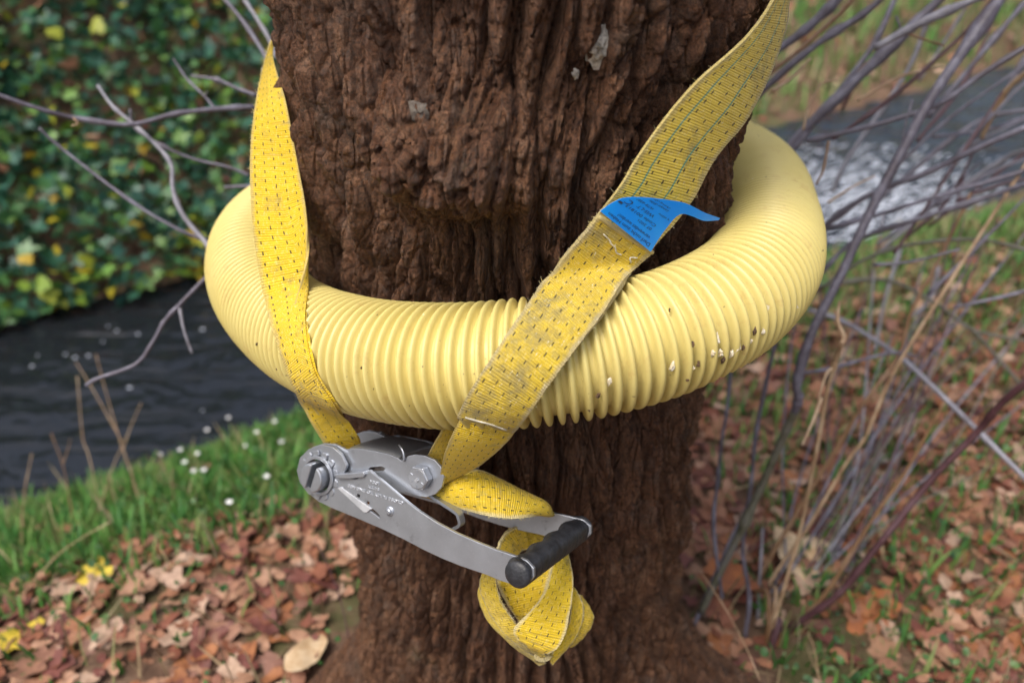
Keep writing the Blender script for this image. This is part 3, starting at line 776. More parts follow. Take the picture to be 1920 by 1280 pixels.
# grip
V, F = [], []; ny, ns = 72, 28
ya, yb = -SPL * grip_c.x - .0045, Y2 + TW + SPF * grip_c.x + .0045
for i in range(ny):
    f = i / (ny - 1); y = ya + (yb - ya) * f
    wave = .0019 * math.cos((f - .06) * 4 * 2 * math.pi) if .03 < f < .97 else .002
    rdg = -.0007 if (f * 11) % 1 < .12 and .08 < f < .92 else 0
    endf = min(1, .90 + .1 * min(f, 1 - f) / .03)
    for j in range(ns):
        a = j / ns * 2 * math.pi; cx, cz = math.cos(a), math.sin(a)
        pw = .72
        x = math.copysign(abs(cx) ** pw, cx) * .0098; z = math.copysign(abs(cz) ** pw, cz) * .0104
        back = max(0, -cx)
        k = 1 + (wave * back ** 1.5 / .011) + rdg / .011 * max(0, cx)
        V.append(W(grip_c.x + x * k * endf, y, grip_c.y + z * k * endf))
for i in range(ny - 1):
    for j in range(ns): k = (j + 1) % ns; F.append((i * ns + j, i * ns + k, (i + 1) * ns + k, (i + 1) * ns + j))
F.append(tuple(range(ns))); F.append(tuple((ny - 1) * ns + j for j in range(ns)))
grip = mesh_obj('grip', V, F, M['black'], rat, True); grip.modifiers.new('split', 'EDGE_SPLIT').split_angle = R(45)
for sg, y in ((-1, ya + .0008), (1, yb - .0008)):
    lathe('grip_cap', grip_c, [(.0108, y - sg * .001), (.0108, y + sg * .0012), (.0098, y + sg * .0026), (.0075, y + sg * .0038), (.004, y + sg * .0045), (.0005, y + sg * .0047)], M['black'], 28).data.polygons.foreach_set('use_smooth', [True] * 0 + [True] * (28 * 5 + 2))

# lettering
def text_mesh(s, size, extrude=0):
    cu = bpy.data.curves.new('t', 'FONT'); cu.body = s; cu.size = size; cu.extrude = extrude; cu.resolution_u = 3
    o = bpy.data.objects.new('t', cu); COL.objects.link(o)
    me = bpy.data.meshes.new_from_object(o.evaluated_get(bpy.context.evaluated_depsgraph_get()))
    V = [v.co.copy() for v in me.vertices]; F = [tuple(p.vertices) for p in me.polygons]
    bpy.data.objects.remove(o); bpy.data.curves.remove(cu); bpy.data.meshes.remove(me)
    return V, F
def stamp(s, p0, p1, size, parent, name='lettering', mat='bright_metal'):
    k0 = SPL if parent is arm_n else 0; a, b = loc(*p0, 0, k0), loc(*p1, 0, k0); d = (b - a); n_ = d.length; d = d / n_; u = Vector((-d.y, d.x))
    V, F = text_mesh(s, size, .0006); wd = max(v.x for v in V); k = n_ / wd
    # outward face is -y: keep letters the right way round seen from outside
    V = [W(a.x + d.x * v.x * k + u.x * v.y, -k0 * (a.x + d.x * v.x * k + u.x * v.y) - .0002 - v.z, a.y + d.y * v.x * k + u.y * v.y) for v in V]
    return mesh_obj(name, V, F, M[mat], parent)
stamp('CLOSE FULLY TO ENGAGE', (756, 940), (653, 907), .0036, arm_n)
stamp('SAFETY', (711, 915), (690, 908), .0036, arm_n)
stamp('LOCK', (712, 904), (694, 899), .0036, arm_n)
stamp('8', (789, 892), (784, 897), .004, bolt).location = AX * -.0049

# ------------------------------------------------------------------ left strap: from behind the trunk down over the pipe to the spool
sm = RO + AX * .033
ls = empty('webbing_strap', sm, 'yellow webbing strap twisting down the left side of the trunk into the ratchet spool', 'strap')
dA = [.86, .785, .722, .708, .695, .69, .685, .69, .70, .718, .735]
pA = [(545, 10), (506, 82), (480, 190), (470, 300), (474, 420), (492, 540), (520, 640), (550, 720), (580, 785), (608, 832), (622, 860)]
pB = [(548, 10), (508, 86), (505, 200), (523, 300), (540, 420), (577, 520), (574, 600), (590, 690), (630, 760), (668, 812), (680, 850)]
pC = [(550, 10), (511, 90), (536, 190), (557, 300), (575, 400), (574, 485), (550, 590), (549, 670), (576, 742), (612, 800), (640, 852)]
dl = lambda px, dd, e=0: [(x, y, d_ + e) for (x, y), d_ in zip(px, dd)]
dC = [d_ - e for d_, e in zip(dA, (0, 0, 0, 0, 0, .003, .009, .011, .011, .010, .006))]
o, G, N = ribbon('webbing', [dl(pA, dA), dl(pB, dA, -.001), [(x, y, d_) for (x, y), d_ in zip(pC, dC)]], [0, .58, 1], M['web'], ls, 130, 8, lift=.0045, tr=None)
fray('frayed_edge', G, N, 0, (.08, .35), 260, .0035, ls, 3)
fray('frayed_edge', G, N, 1, (.5, .98), 200, .004, ls, 4)

# ------------------------------------------------------------------ right strap: sewn end on the bolt, up over the pipe to the right
bm_ = RO + W(bolt_c.x, .032, bolt_c.y)
bd_ = (bm_ - CAM).dot(FWD)
rs = empty('webbing_strap', bm_, 'worn yellow webbing strap with blue label slanting up to the right', 'strap')
eL = [(1462, -45, .735), (1446, 5, .715), (1398, 72, .685), (1300, 160, .655), (1215, 265, .635), (1165, 345, .625), (1122, 402, .618), (1104, 424, .614)]
eR = [(1482, -50, .76), (1479, 5, .735), (1462, 90, .70), (1404, 215, .672), (1338, 300, .652), (1290, 385, .640), (1214, 474, .628), (1196, 496, .624)]
o, G, N = ribbon('upper_webbing', [eL, eR], [0, 1], M['web_teal'], rs, 100, 10, lift=.004, wave=.0004, seed=4, tr=.234)
fray('frayed_edge', G, N, 0, (.2, .99), 420, .0035, rs, 5)
fray('frayed_edge', G, N, 1, (.3, .99), 160, .003, rs, 6)
fL = [(1122, 404, .613), (1096, 436, .608), (1045, 498, .60), (985, 580, .595), (930, 660, .592), (880, 735, .595), (858, 780, .605)]
fR = [(1222, 472, .622), (1190, 502, .615), (1130, 590, .605), (1078, 656, .600), (1022, 730, .598), (985, 782, .60), (962, 808, .612)]
o, G, N = ribbon('sewn_webbing', [fL, fR], [0, 1], M['web_worn'], rs, 100, 10, thick=.0044, lift=.0105, wave=.0004, seed=7, tr=.2385)
fray('frayed_edge', G, N, 0, (.0, .6), 420, .0035, rs, 8)
fray('frayed_edge', G, N, 1, (.0, .8), 260, .0028, rs, 9)
GS, NS = G, N
gl = [(884, 744, .588), (852, 806, .597), (834, 850, .622), (827, 880, .648), (826, 900, .66)]
gr_ = [(984, 780, .590), (952, 824, .604), (905, 866, .640), (862, 890, .664), (832, 903, .666)]
o, G, N = ribbon('twisted_loop', [gl, gr_], [0, 1], M['web'], rs, 60, 10, clamp=False, wave=.0003, seed=8, bow=.002)
hl = [(872, 752, .612), (846, 778, .622), (818, 825, .645), (803, 852, .668), (800, 868, .675)]
hr = [(905, 752, .622), (872, 790, .632), (846, 838, .655), (836, 866, .672), (832, 884, .68)]
ribbon('twisted_loop', [hl, hr], [0, 1], M['web'], rs, 50, 8, clamp=False, wave=.0003, seed=9)
# stitches
def on(Gr, Nr, fv, fu, up=.003):
    m, nc = Gr.shape[:2]; i = min(int(fv * (m - 1)), m - 2); j = min(int(fu * (nc - 1)), nc - 2); a = fv * (m - 1) - i; b = fu * (nc - 1) - j
    p = Gr[i, j] * (1 - a) * (1 - b) + Gr[i + 1, j] * a * (1 - b) + Gr[i, j + 1] * (1 - a) * b + Gr[i + 1, j + 1] * a * b
    return Vector(p + Nr[i, j] * up)
for pts in ([(.105, .22), (.115, .36), (.13, .42), (.135, .5), (.155, .58), (.15, .66)], [(.11, .88), (.135, .80), (.155, .86)], [(.975, .12), (.973, .35), (.968, .55), (.97, .85)]):
    tube('stitching', [on(GS, NS, a, b, .0028) for a, b in pts], .0006, M['thread'], rs, 6, len(pts) * 4)
# folded end ridge under the label
tube('fold_ridge', [on(GS, NS, .004 + .004 * math.sin(f * 3), f, .0016) for f in (0, .2, .4, .6, .8, 1)], [.0018, .0022, .0018], M['web_worn'], rs, 8, 24)
# blue label
lab_l = [(1125, 396, .608), (1147, 381, .607), (1170, 371, .606), (1205, 370, .606), (1245, 374, .612), (1285, 381, .622), (1320, 398, .634), (1350, 409, .642)]
lab_r = [(1220, 472, .614), (1236, 446, .611), (1250, 427, .606), (1267, 407, .603), (1281, 401, .605), (1299, 406, .612), (1320, 414, .626), (1347, 413, .638)]
lab, LG, LN = ribbon('label', [lab_l, lab_r], [0, 1], M['label'], rs, 60, 12, thick=.0004, clamp=True, lift=.0145, tr=.241, wave=0)
tag(lab, 'blue printed label curling off the strap')
def print_on(s, w0, v0, v1, size):
    """text on the label: reads against v, tops towards the strap fold"""
    V, F = text_mesh(s, 1.0); wd = max(v.x for v in V); out = []
    for v in V:
        vv = v0 + (v1 - v0) * v.x / wd; ww = w0 - v.y * size
        out.append(on(LG, LN, min(max(ww, .001), .999), min(max(vv, .001), .999), .0005) - rs.location)
    mesh_obj('print', out, F, M['ink'], lab)
print_on('Darf nicht zum Heben', .055, .93, .10, .05)
print_on('verwendet werden!', .105, .86, .22, .05)
print_on('07 2021', .18, .80, .52, .045)
print_on('Code 001813', .245, .82, .17, .055)
print_on('WIS-LT', .32, .66, .28, .055)
print_on('WTR 4000', .385, .50, .08, .045)
print_on('e vsbru', .37, .93, .66, .035)
print_on('Laenge 8.0m', .46, .72, .14, .05)
print_on('Dehnung 5%', .515, .62, .05, .045)
for k_ in range(2):          # printed emblem: a bar and an open ring
    pass
bar = [(.20, .02), (.20, .10), (.23, .10), (.23, .02)]
mesh_obj('print', [on(LG, LN, a, b, .0006) - rs.location for a, b in bar], [(0, 1, 2, 3)], M['ink'], lab)
V, F = [], []
for i in range(15):
    a = R(-40) + i / 14 * R(255)
    for r_ in (1, .74): V.append(on(LG, LN, .275 + .036 * r_ * math.cos(a), .115 + .075 * r_ * math.sin(a), .0006) - rs.location)
    if i: b = 2 * i; F.append((b - 2, b - 1, b + 1, b))
mesh_obj('print', V, F, M['ink'], lab)

# ------------------------------------------------------------------ free tail of the strap: wrapped round the far arm, knotted below the grip
tb = P(1010, 1180, .70)
tl = empty('strap_tail', tb, 'bundled yellow strap tail knotted below the black grip', 'strap')
tU = [(812, 918, .690), (838, 900, .676), (876, 885, .672), (904, 884, .678), (960, 911, .684), (1016, 942, .692), (1024, 952, .705)]
tD = [(800, 930, .698), (836, 943, .674), (880, 956, .662), (922, 967, .656), (962, 971, .657), (1000, 966, .672), (1018, 958, .70)]
o, G, N = ribbon('wrapped_turn', [tU, tD], [0, 1], M['web_edge'], tl, 70, 12, clamp=False, bow=.009, wave=.0004, seed=12)
fray('frayed_edge', G, N, 1, (.1, .9), 160, .003, tl, 13)
def cr3(pts): return [(860 + .2343 * x, 960 + .2343 * y, d_) for x, y, d_ in pts]
# back turn rising behind the arms
ribbon('knot_turn', [cr3([(300, 330, .70), (330, 240, .703), (400, 140, .71), (520, 90, .72)]), cr3([(430, 400, .722), (480, 330, .725), (500, 300, .73), (560, 285, .735)])], [0, 1], M['web_edge'], tl, 40, 10, clamp=False, bow=.001, seed=14)
ribbon('knot_turn', [cr3([(400, 120, .722), (540, 80, .726), (640, 110, .726), (760, 200, .722), (830, 320, .715)]), cr3([(440, 330, .733), (540, 300, .736), (640, 290, .736), (720, 320, .73), (770, 420, .722)])], [0, 1], M['web_worn'], tl, 50, 10, clamp=False, bow=-.004, seed=15)
# left turn, dirty, running down to the rolled bottom
o, G, N = ribbon('knot_turn', [cr3([(230, 430, .690), (180, 520, .688), (176, 620, .688), (230, 760, .688), (330, 920, .688), (480, 1060, .69), (640, 1150, .695)]), cr3([(320, 430, .688), (300, 530, .684), (330, 680, .682), (390, 790, .682), (470, 900, .684), (590, 1040, .686), (700, 1140, .69)])], [0, 1], M['web_worn'], tl, 70, 10, clamp=False, bow=.001, seed=16)
fray('frayed_edge', G, N, 1, (.3, .9), 160, .003, tl, 17)
ribbon('knot_turn', [cr3([(190, 560, .694), (160, 640, .695), (180, 740, .697), (260, 890, .698), (420, 1050, .70), (560, 1150, .702), (640, 1210, .704)]), cr3([(240, 560, .692), (210, 660, .692), (240, 780, .692), (330, 900, .692), (480, 1060, .694), (620, 1150, .696), (700, 1200, .698)])], [0, 1], M['web_worn'], tl, 60, 6, clamp=False, bow=.001, seed=18)
# inner band seen through the loop
ribbon('knot_turn', [cr3([(300, 500, 0.714), (320, 600, 0.711), (380, 720, 0.708), (450, 820, 0.706), (500, 900, 0.704)]), cr3([(760, 400, 0.714), (740, 480, 0.711), (690, 640, 0.706), (600, 770, 0.704), (520, 900, 0.704)])], [0, 1], M['web_edge'], tl, 50, 12, clamp=False, bow=.001, seed=19)
# front band
o, G, N = ribbon('knot_turn', [cr3([(800, 330, 0.695), (745, 450, 0.685), (690, 630, 0.677), (600, 760, 0.671), (490, 870, 0.667), (440, 940, 0.667), (470, 1000, 0.671), (560, 1060, 0.679)]), cr3([(870, 330, 0.700), (905, 480, 0.689), (912, 620, 0.681), (890, 780, 0.675), (860, 930, 0.672), (810, 1050, 0.672), (730, 1115, 0.675), (640, 1105, 0.683)])], [0, 1], M['web_edge'], tl, 80, 12, clamp=False, bow=.001, seed=20)
fray('frayed_edge', G, N, 0, (.1, .8), 120, .0025, tl, 21)
# right bands behind it
ribbon('knot_turn', [cr3([(890, 640, 0.703), (900, 760, 0.700), (870, 920, 0.698), (800, 1060, 0.696), (720, 1150, 0.695)]), cr3([(915, 600, 0.707), (975, 700, 0.704), (985, 860, 0.702), (900, 1040, 0.699), (745, 1215, 0.697)])], [0, 1], M['web_edge'], tl, 60, 10, clamp=False, bow=.001, seed=22)
ribbon('knot_turn', [cr3([(960, 660, 0.712), (990, 760, 0.709), (985, 870, 0.707), (930, 980, 0.707), (870, 1060, 0.707)]), cr3([(980, 690, 0.722), (1058, 790, 0.719), (1064, 880, 0.717), (990, 1000, 0.716), (890, 1075, 0.713)])], [0, 1], M['web_edge'], tl, 50, 8, clamp=False, bow=.001, seed=23)
# rolled end
V0 = []
rl1, rl2 = [], []
for i in range(22):
    a = i / 21 * 4.2 * math.pi; r_ = 68 - i * 2.1
    rl1.append((860 + .2343 * (668 + r_ * 1.0 * math.cos(a)), 960 + .2343 * (1148 + r_ * .62 * math.sin(a)), .690 - .002 * math.sin(a)))
    rl2.append((860 + .2343 * (745 + r_ * 1.0 * math.cos(a)), 960 + .2343 * (1085 + r_ * .62 * math.sin(a)), .712))
ribbon('rolled_end', [rl1, rl2], [0, 1], M['web_worn'], tl, 110, 8, clamp=False, wave=0, thick=.002)

# ------------------------------------------------------------------ leaf shapes
def leaf_shape(kind, seed, curl=.25):
    """flat leaf about 1 long, stalk at the origin, bent and curled: vertices, faces"""
    r = random.Random(seed); n_ = 22; out = []
    for i in range(n_):
        a = i / n_ * 2 * math.pi            # 0 at the tip
        if kind == 'maple':
            k = .36 + .22 * max(0, math.cos(a * 2.5 if abs(math.sin(a / 2)) < .93 else 0)) ** .8 + .06 * (i % 2) + r.uniform(-.04, .04)
            k *= 1.0 + .15 * math.cos(a)
        elif kind == 'oval':
            k = .30 + .20 * math.cos(a) ** 2 + r.uniform(-.025, .025)
        elif kind == 'ivy':
            k = .34 + .16 * math.cos(a * 5) * (1 if abs(a - math.pi) > .9 else .2) + .12 * math.cos(a)
        else:
            k = .42 + r.uniform(-.02, .02)
        out.append((k * math.cos(a) + .45, k * math.sin(a) * (1.05 if kind == 'maple' else .8)))
    c1, c2, tw = r.uniform(-.3, .9) * curl * 2, r.uniform(-.5, .9) * curl * 2, r.uniform(-.6, .6) * curl
    w1, w2 = r.uniform(0, 6), r.uniform(0, 6)
    def z(x, y):
        return c1 * (x - .45) ** 2 + c2 * y * y * 1.6 + tw * (x - .45) * y * 2 + .05 * curl * 3 * math.sin(x * 7 + w1) * math.cos(y * 8 + w2) - .12 * abs(y) * curl
    V = [(.45, 0, z(.45, 0))] + [((x - .45) * .55 + .45, y * .55, z((x - .45) * .55 + .45, y * .55)) for x, y in out] + [(x, y, z(x, y)) for x, y in out]
    F = []
    for i in range(n_):
        j = (i + 1) % n_; F.append((0, 1 + i, 1 + j)); F.append((1 + i, 1 + n_ + i, 1 + n_ + j, 1 + j))
    return V, F
def joined(name, items, mat, kind='stuff', label=None, cat=None):
    """many small pieces (V, F, matrix) in one mesh"""
    Vs, Fs, b = [], [], 0
    tri = []
    for V, F, m in items:
        A = np.asarray(V, float); mm = np.array(m)
        Vs.append(A @ mm[:3, :3].T + mm[:3, 3]); Fs.append((F, b)); b += len(V)
    faces = [tuple(i + o for i in f) for F, o in Fs for f in F]
    V = np.concatenate(Vs); me = bpy.data.meshes.new(name); me.from_pydata([], [], [])
    me.vertices.add(len(V)); me.vertices.foreach_set('co', V.astype(np.float32).ravel())
    ls_ = np.array([len(f) for f in faces], np.int32); fl = np.array([i for f in faces for i in f], np.int32)
    me.loops.add(len(fl)); me.loops.foreach_set('vertex_index', fl)
    me.polygons.add(len(ls_)); me.polygons.foreach_set('loop_start', np.r_[0, np.cumsum(ls_)[:-1]].astype(np.int32))
    me.update(calc_edges=True); me.polygons.foreach_set('use_smooth', np.ones(len(ls_), bool)); me.materials.append(mat)
    o = bpy.data.objects.new(name, me); COL.objects.link(o); tag(o, label, cat, kind=kind)
    return o
def slope_mat(x, y, z, size, tilt, r):
    e = .03; nx = -(ground(x + e, y) - ground(x - e, y)) / (2 * e); ny_ = -(ground(x, y + e) - ground(x, y - e)) / (2 * e)
    q = Vector((nx, ny_, 1)).normalized().to_track_quat('Z', 'Y').to_matrix().to_4x4()
    return Matrix.Translation((x, y, z)) @ q @ Matrix.Rotation(r.uniform(0, 2 * math.pi), 4, 'Z') @ Matrix.Rotation(r.gauss(0, tilt), 4, 'X') @ Matrix.Rotation(r.gauss(0, tilt), 4, 'Y') @ Matrix.Diagonal((size, size, size, 1))
def in_view(p, margin=60):
    x, y, f = proj(p); return f > 0 and -margin < x < 1920 + margin and -margin < y < 1280 + margin
def behind_trunk(p):
    x, y, f = proj(p); k = cyl(x, y, .2); return k is not None and k < f

# ------------------------------------------------------------------ fallen leaves
LM = []
for kd, cnt in (('maple', 5), ('oval', 4)):
    for i in range(cnt):
        V, F = leaf_shape(kd, 100 + i + (50 if kd == 'oval' else 0), .32); LM.append((V, F))
LMs = [([V[0]] + V[23:], [(0, 1 + i, 1 + (i + 1) % 22) for i in range(22)]) for V, F in LM]
LMe = []
for i, (V, F) in enumerate(LM):
    me = bpy.data.meshes.new('fallen_leaf'); me.from_pydata(V, [], F); me.polygons.foreach_set('use_smooth', [True] * len(me.polygons)); me.materials.append(M['leaf']); LMe.append(me)
cand = []
CN = ['russet', 'tan', 'dark red-brown', 'pale buff', 'mid-brown', 'orange-brown']
_lc = [((.26, .10, .05), (.17, .06, .034)), ((.36, .205, .125), (.25, .13, .075)), ((.16, .05, .036), (.10, .034, .026)), ((.46, .32, .23), (.33, .21, .14)), ((.27, .135, .08), (.18, .08, .05)), ((.32, .13, .05), (.21, .075, .032))]
LC = {n_: mat_plain(n_.replace(' ', '_').replace('-', '_') + '_leaf', a_, .62, .4, c2=b_, scale=45, bump=.002) for n_, (a_, b_) in zip(CN, _lc)}
lr = random.Random(5); pat = patchy(2.2, 17)
for _ in range(30000):
    x = lr.uniform(-1.8, 2.7); y = lr.uniform(-.6, 2.4); s = s_of(x, y)
    if s > -.12 or math.hypot(x, y) < .30: continue
    # thinner towards the grassy stream edge on the left
    dens = 1 - .95 * s1(-.92, -.76, s) if x < .3 else (1 - .5 * s1(-.7, -.2, s)) * (1 - .62 * s1(.55, 1.15, y))
    dens *= .45 + 1.1 * (pat(x, y) + .45)
    if lr.random() > dens: continue
    z = ground(x, y) + lr.uniform(.003, .018); sz = lr.triangular(.016, .054, .028)
    p = Vector((x, y, z))
    if not in_view(p, 160) and lr.random() < .6: continue
    f = proj(p)[2]; vis = in_view(p, 20) and not behind_trunk(p)
    cand.append(((sz / max(f, .2)) if vis else 0, x, y, z, sz, lr.randrange(len(LM)), vis))
cand.sort(key=lambda c: -c[0])
rest = []
for i, (sc_, x, y, z, sz, k_, vis) in enumerate(cand):
    mt = slope_mat(x, y, z, sz, .2, lr)
    if i < 292 and vis:
        o = bpy.data.objects.new('fallen_leaf', LMe[k_]); COL.objects.link(o); o.matrix_world = mt
        cn = lr.choice(CN); o.material_slots[0].link = 'OBJECT'; o.material_slots[0].material = LC[cn]
        X_, Y_, f_ = proj(Vector((x, y, z))); rr = math.hypot(x, y)
        where = 'at the foot of the trunk' if rr < .42 else 'at the foot of the bare shrub' if x > 0 and (Vector((x, y)) - Vector((.45, .1))).length < .3 else 'near the lower picture edge' if Y_ > 1130 else 'on the grassy slope to the stream' if s_of(x, y) > -.85 else 'under the bare stems' if x > 0 else 'in the middle of the litter'
        side = 'left' if x < 0 else 'right'
        shp = 'lobed' if k_ < 5 else 'oval'
        tag(o, f'{cn} {shp} leaf lying {where}, {side} of the trunk', 'leaf', f'{cn} {shp} leaves {where} {side}')
    else: rest.append((*LMs[k_], mt))
joined('leaf_litter', rest, M['litter'], 'stuff', 'brown and tan fallen leaves spread over the bank', 'leaf litter')
def special(px, py, sz, k_, mat, label, tilt=.2, lift=.02, z=None):
    p = Pz(px, py, 0)
    for _ in range(6): p = Pz(px, py, ground(p.x, p.y))
    o = mesh_obj('fallen_leaf', *LM[k_], M[mat], None, True); o.matrix_world = slope_mat(p.x, p.y, p.z + lift, sz, tilt, lr)
    tag(o, label, 'leaf')
special(605, 1208, .085, 6, 'leaf_pale', 'pale straw-coloured leaf on the litter just left of the trunk foot')
special(165, 1108, .05, 2, 'leaf_yellow', 'bright yellow leaf among brown litter at lower left')
special(1632, 878, .07, 7, 'leaf_grey', 'pale grey upturned leaf on the litter right of the trunk')
special(1655, 1130, .085, 1, 'leaf_rust', 'large rust-orange lobed leaf standing up at lower right')
special(1500, 1090, .09, 0, 'leaf_pale', 'big tan leaf behind the foot of the shrub stems')
special(1330, 1075, .08, 3, 'leaf_rust', 'rust-brown leaf tucked against the right foot of the trunk')
special(8, 1225, .06, 4, 'leaf_yellow', 'yellow-green leaf at the left picture edge')

# ------------------------------------------------------------------ grass, weeds, ivy
def blade(h, wdt, r):
    a = r.uniform(0, 6.28); ln = r.uniform(.1, .6) * h; dx, dy = math.cos(a), math.sin(a); px_, py_ = -dy * wdt, dx * wdt
    V = []
    for f, ww in ((0, 1), (.4, .9), (.75, .6)):
        x, y, z = dx * ln * f * f, dy * ln * f * f, h * f * (1 - .15 * f); V += [(x - px_ * ww, y - py_ * ww, z), (x + px_ * ww, y + py_ * ww, z)]
    V.append((dx * ln, dy * ln, h * .85))
    return V, [(0, 1, 3, 2), (2, 3, 5, 4), (4, 5, 6)]
gr = random.Random(9)
green, dry = [], []
BL = [blade(1, .055, gr) for _ in range(14)]
tries = 0
while len(green) < 32000 and tries < 160000:
    tries += 1
    x = gr.uniform(-2.2, 2.8); y = gr.uniform(-.7, 2.6); s = s_of(x, y)
    if s > -.03 or math.hypot(x, y) < .27: continue
    den = s1(-1.08, -.84, s) if x < .4 else .42 + .2 * s1(-.8, -.2, s)
    den = .05 + den * .95
    if gr.random() > den: continue
    h = gr.uniform(.025, .075)
    green.append((*BL[gr.randrange(14)], Matrix.Translation((x, y, ground(x, y) - .003)) @ Matrix.Rotation(gr.uniform(0, 6.28), 4, 'Z') @ Matrix.Diagonal((h, h, h, 1))))
for _ in range(5200):          # far bank to the right: rough grass
    a = gr.uniform(.8, 9); b = gr.uniform(1.28, 4.0) + .06 * a
    x, y = R0.x + RN.y * a + RN.x * b, R0.y - RN.x * a + RN.y * b
    h = gr.uniform(.06, .22)
    (green if gr.random() < .84 else dry).append((*BL[gr.randrange(14)], Matrix.Translation((x, y, ground(x, y))) @ Matrix.Rotation(gr.uniform(0, 6.28), 4, 'Z') @ Matrix.Diagonal((h, h, h, 1))))
for _ in range(9000):
    x = gr.uniform(-2.4, 3.6); y = gr.uniform(-.9, 3); s = s_of(x, y)
    if s > -.1 or math.hypot(x, y) < .3: continue
    h = gr.uniform(.04, .14)
    dry.append((*BL[gr.randrange(14)], Matrix.Translation((x, y, ground(x, y))) @ Matrix.Rotation(gr.uniform(0, 6.28), 4, 'Z') @ Matrix.Rotation(gr.gauss(0, .6), 4, 'X') @ Matrix.Diagonal((h * .32, h * .32, h, 1))))
joined('grass', green, M['grass'], 'stuff', 'short green grass along the stream banks', 'grass')
joined('dry_grass', dry, M['drygrass'], 'stuff', 'straw-coloured dead grass between the leaves', 'dry grass')
WV, WF = leaf_shape('round', 3, .2)
weeds = []
def weed_patch(px, py, n_, sp):
    p = Pz(px, py, 0)
    for _ in range(n_):
        x, y = p.x + gr.gauss(0, sp), p.y + gr.gauss(0, sp)
        if math.hypot(x, y) < .26 or s_of(x, y) > -.05: continue
        z = ground(x, y) + gr.uniform(.005, .05); sz = gr.triangular(.005, .022, .009)
        weeds.append((WV, WF, slope_mat(x, y, z, sz, .5, gr)))
for a in ((1560, 1240, 150, .10), (1760, 1180, 120, .12), (1850, 1260, 120, .1), (1880, 950, 90, .12), (1700, 1060, 60, .1), (1820, 720, 60, .15), (640, 1250, 14, .04), (1640, 1000, 40, .08),
          (300, 920, 160, .22), (480, 860, 200, .2), (140, 970, 90, .15), (380, 1000, 60, .12), (270, 1190, 40, .1)): weed_patch(*a)
joined('weeds', weeds, M['weed'], 'stuff', 'small round-leaved green weeds growing through the litter', 'weeds')

pc, py2 = patchy(2.3, 77), patchy(3.1, 99)
ivr = random.Random(13); iv, yv = [], []
IV = [leaf_shape('ivy', 300 + i, .3) for i in range(5)]
RV = [leaf_shape('maple', 330 + i, .3) for i in range(4)]
IVs = []
for V, F in IV + RV:          # lighter version: outer ring and centre only
    n_ = 22; Vn = [V[0]] + V[1 + n_::2]; n_ = 11; IVs.append((Vn, [(0, 1 + i, 1 + (i + 1) % n_) for i in range(n_)]))
for _ in range(42000):
    a = ivr.uniform(-4.2, 2.4); b = ivr.uniform(-.12, 3.4)
    if a > .9 and ivr.random() < (a - .9) / 1.2: continue
    bb = 1.16 + .06 * max(a, -2) + b
    x, y = R0.x + RN.y * a + RN.x * bb, R0.y - RN.x * a + RN.y * bb
    clump = pc(x, y)
    z = ground(x, y) + abs(ivr.gauss(0, .10)) + max(0, clump) * .5 * ivr.random() + .02
    z = max(z, WZ + .05); sz = ivr.triangular(.04, .13, .065)
    mt = Matrix.Translation((x, y, z)) @ Matrix.Rotation(ivr.uniform(0, 6.28), 4, 'Z') @ Matrix.Rotation(ivr.gauss(.5, .5), 4, 'X') @ Matrix.Rotation(ivr.gauss(0, .5), 4, 'Y') @ Matrix.Diagonal((sz, sz, sz, 1))
    yl = py2(x, y)
    if yl > .34 and ivr.random() < .4 or ivr.random() < .06: yv.append((*IVs[5 + ivr.randrange(4)], mt @ Matrix.Diagonal((.62, .62, .62, 1))))
    else: iv.append((*IVs[ivr.randrange(5)], mt))
joined('ivy', iv, M['ivy'], 'stuff', 'dark green ivy covering the far bank of the stream', 'ivy')
joined('turning_leaves', yv, M['ivy_y'], 'stuff', 'yellow and lime leaves scattered through the ivy', 'foliage')
br = []
for _ in range(900):
    a = ivr.uniform(-4, 9); b = ivr.uniform(.0, 3.2); bb = 1.2 + .06 * max(a, -2) + b
    x, y = R0.x + RN.y * a + RN.x * bb, R0.y - RN.x * a + RN.y * bb; sz = ivr.uniform(.05, .1)
    k_ = ivr.randrange(len(IVs)); br.append((*IVs[k_], slope_mat(x, y, ground(x, y) + ivr.uniform(.02, .3 if a < 1.5 else .05), sz, .5, ivr)))
joined('bank_litter', br, M['litter'], 'stuff', 'brown dead leaves caught on the far bank', 'leaf litter')

# white flowers in the grass by the stream
fr_ = random.Random(21)
fl_px = [(388, 806), (428, 783), (481, 810), (458, 836), (370, 850), (338, 843), (346, 866), (382, 881), (363, 883), (500, 893), (430, 941), (528, 828), (515, 790), (405, 768), (562, 742), (610, 815), (300, 852), (585, 870)]
for i, (x, y) in enumerate(fl_px):
    p = Pz(x, y, -.2)
    for _ in range(8): p = Pz(x, y, ground(p.x, p.y) + .05)
    g0 = ground(p.x, p.y); V, F = [], []; npet = 9
    fw = empty('white_flower', (p.x, p.y, g0), 'small white flower in the grass at the stream edge left of the trunk', 'flower', 'white flowers by the stream')
    h = p.z - g0
    V.append((0, 0, h))
    for k_ in range(npet * 2):
        a = k_ / npet * math.pi; rr = .0075 * (1 if k_ % 2 else .62); V.append((rr * math.cos(a), rr * math.sin(a), h + (.003 if k_ % 2 else 0)))
    F = [(0, 1 + k_, 1 + (k_ + 1) % (npet * 2)) for k_ in range(npet * 2)]
    mesh_obj('petals', V, F, M['petal'], fw)
    tube('stalk', [Vector((p.x, p.y, g0)), Vector((p.x + .004, p.y, g0 + h * .5)), p], .0008, M['weed'], fw, 5, 6)

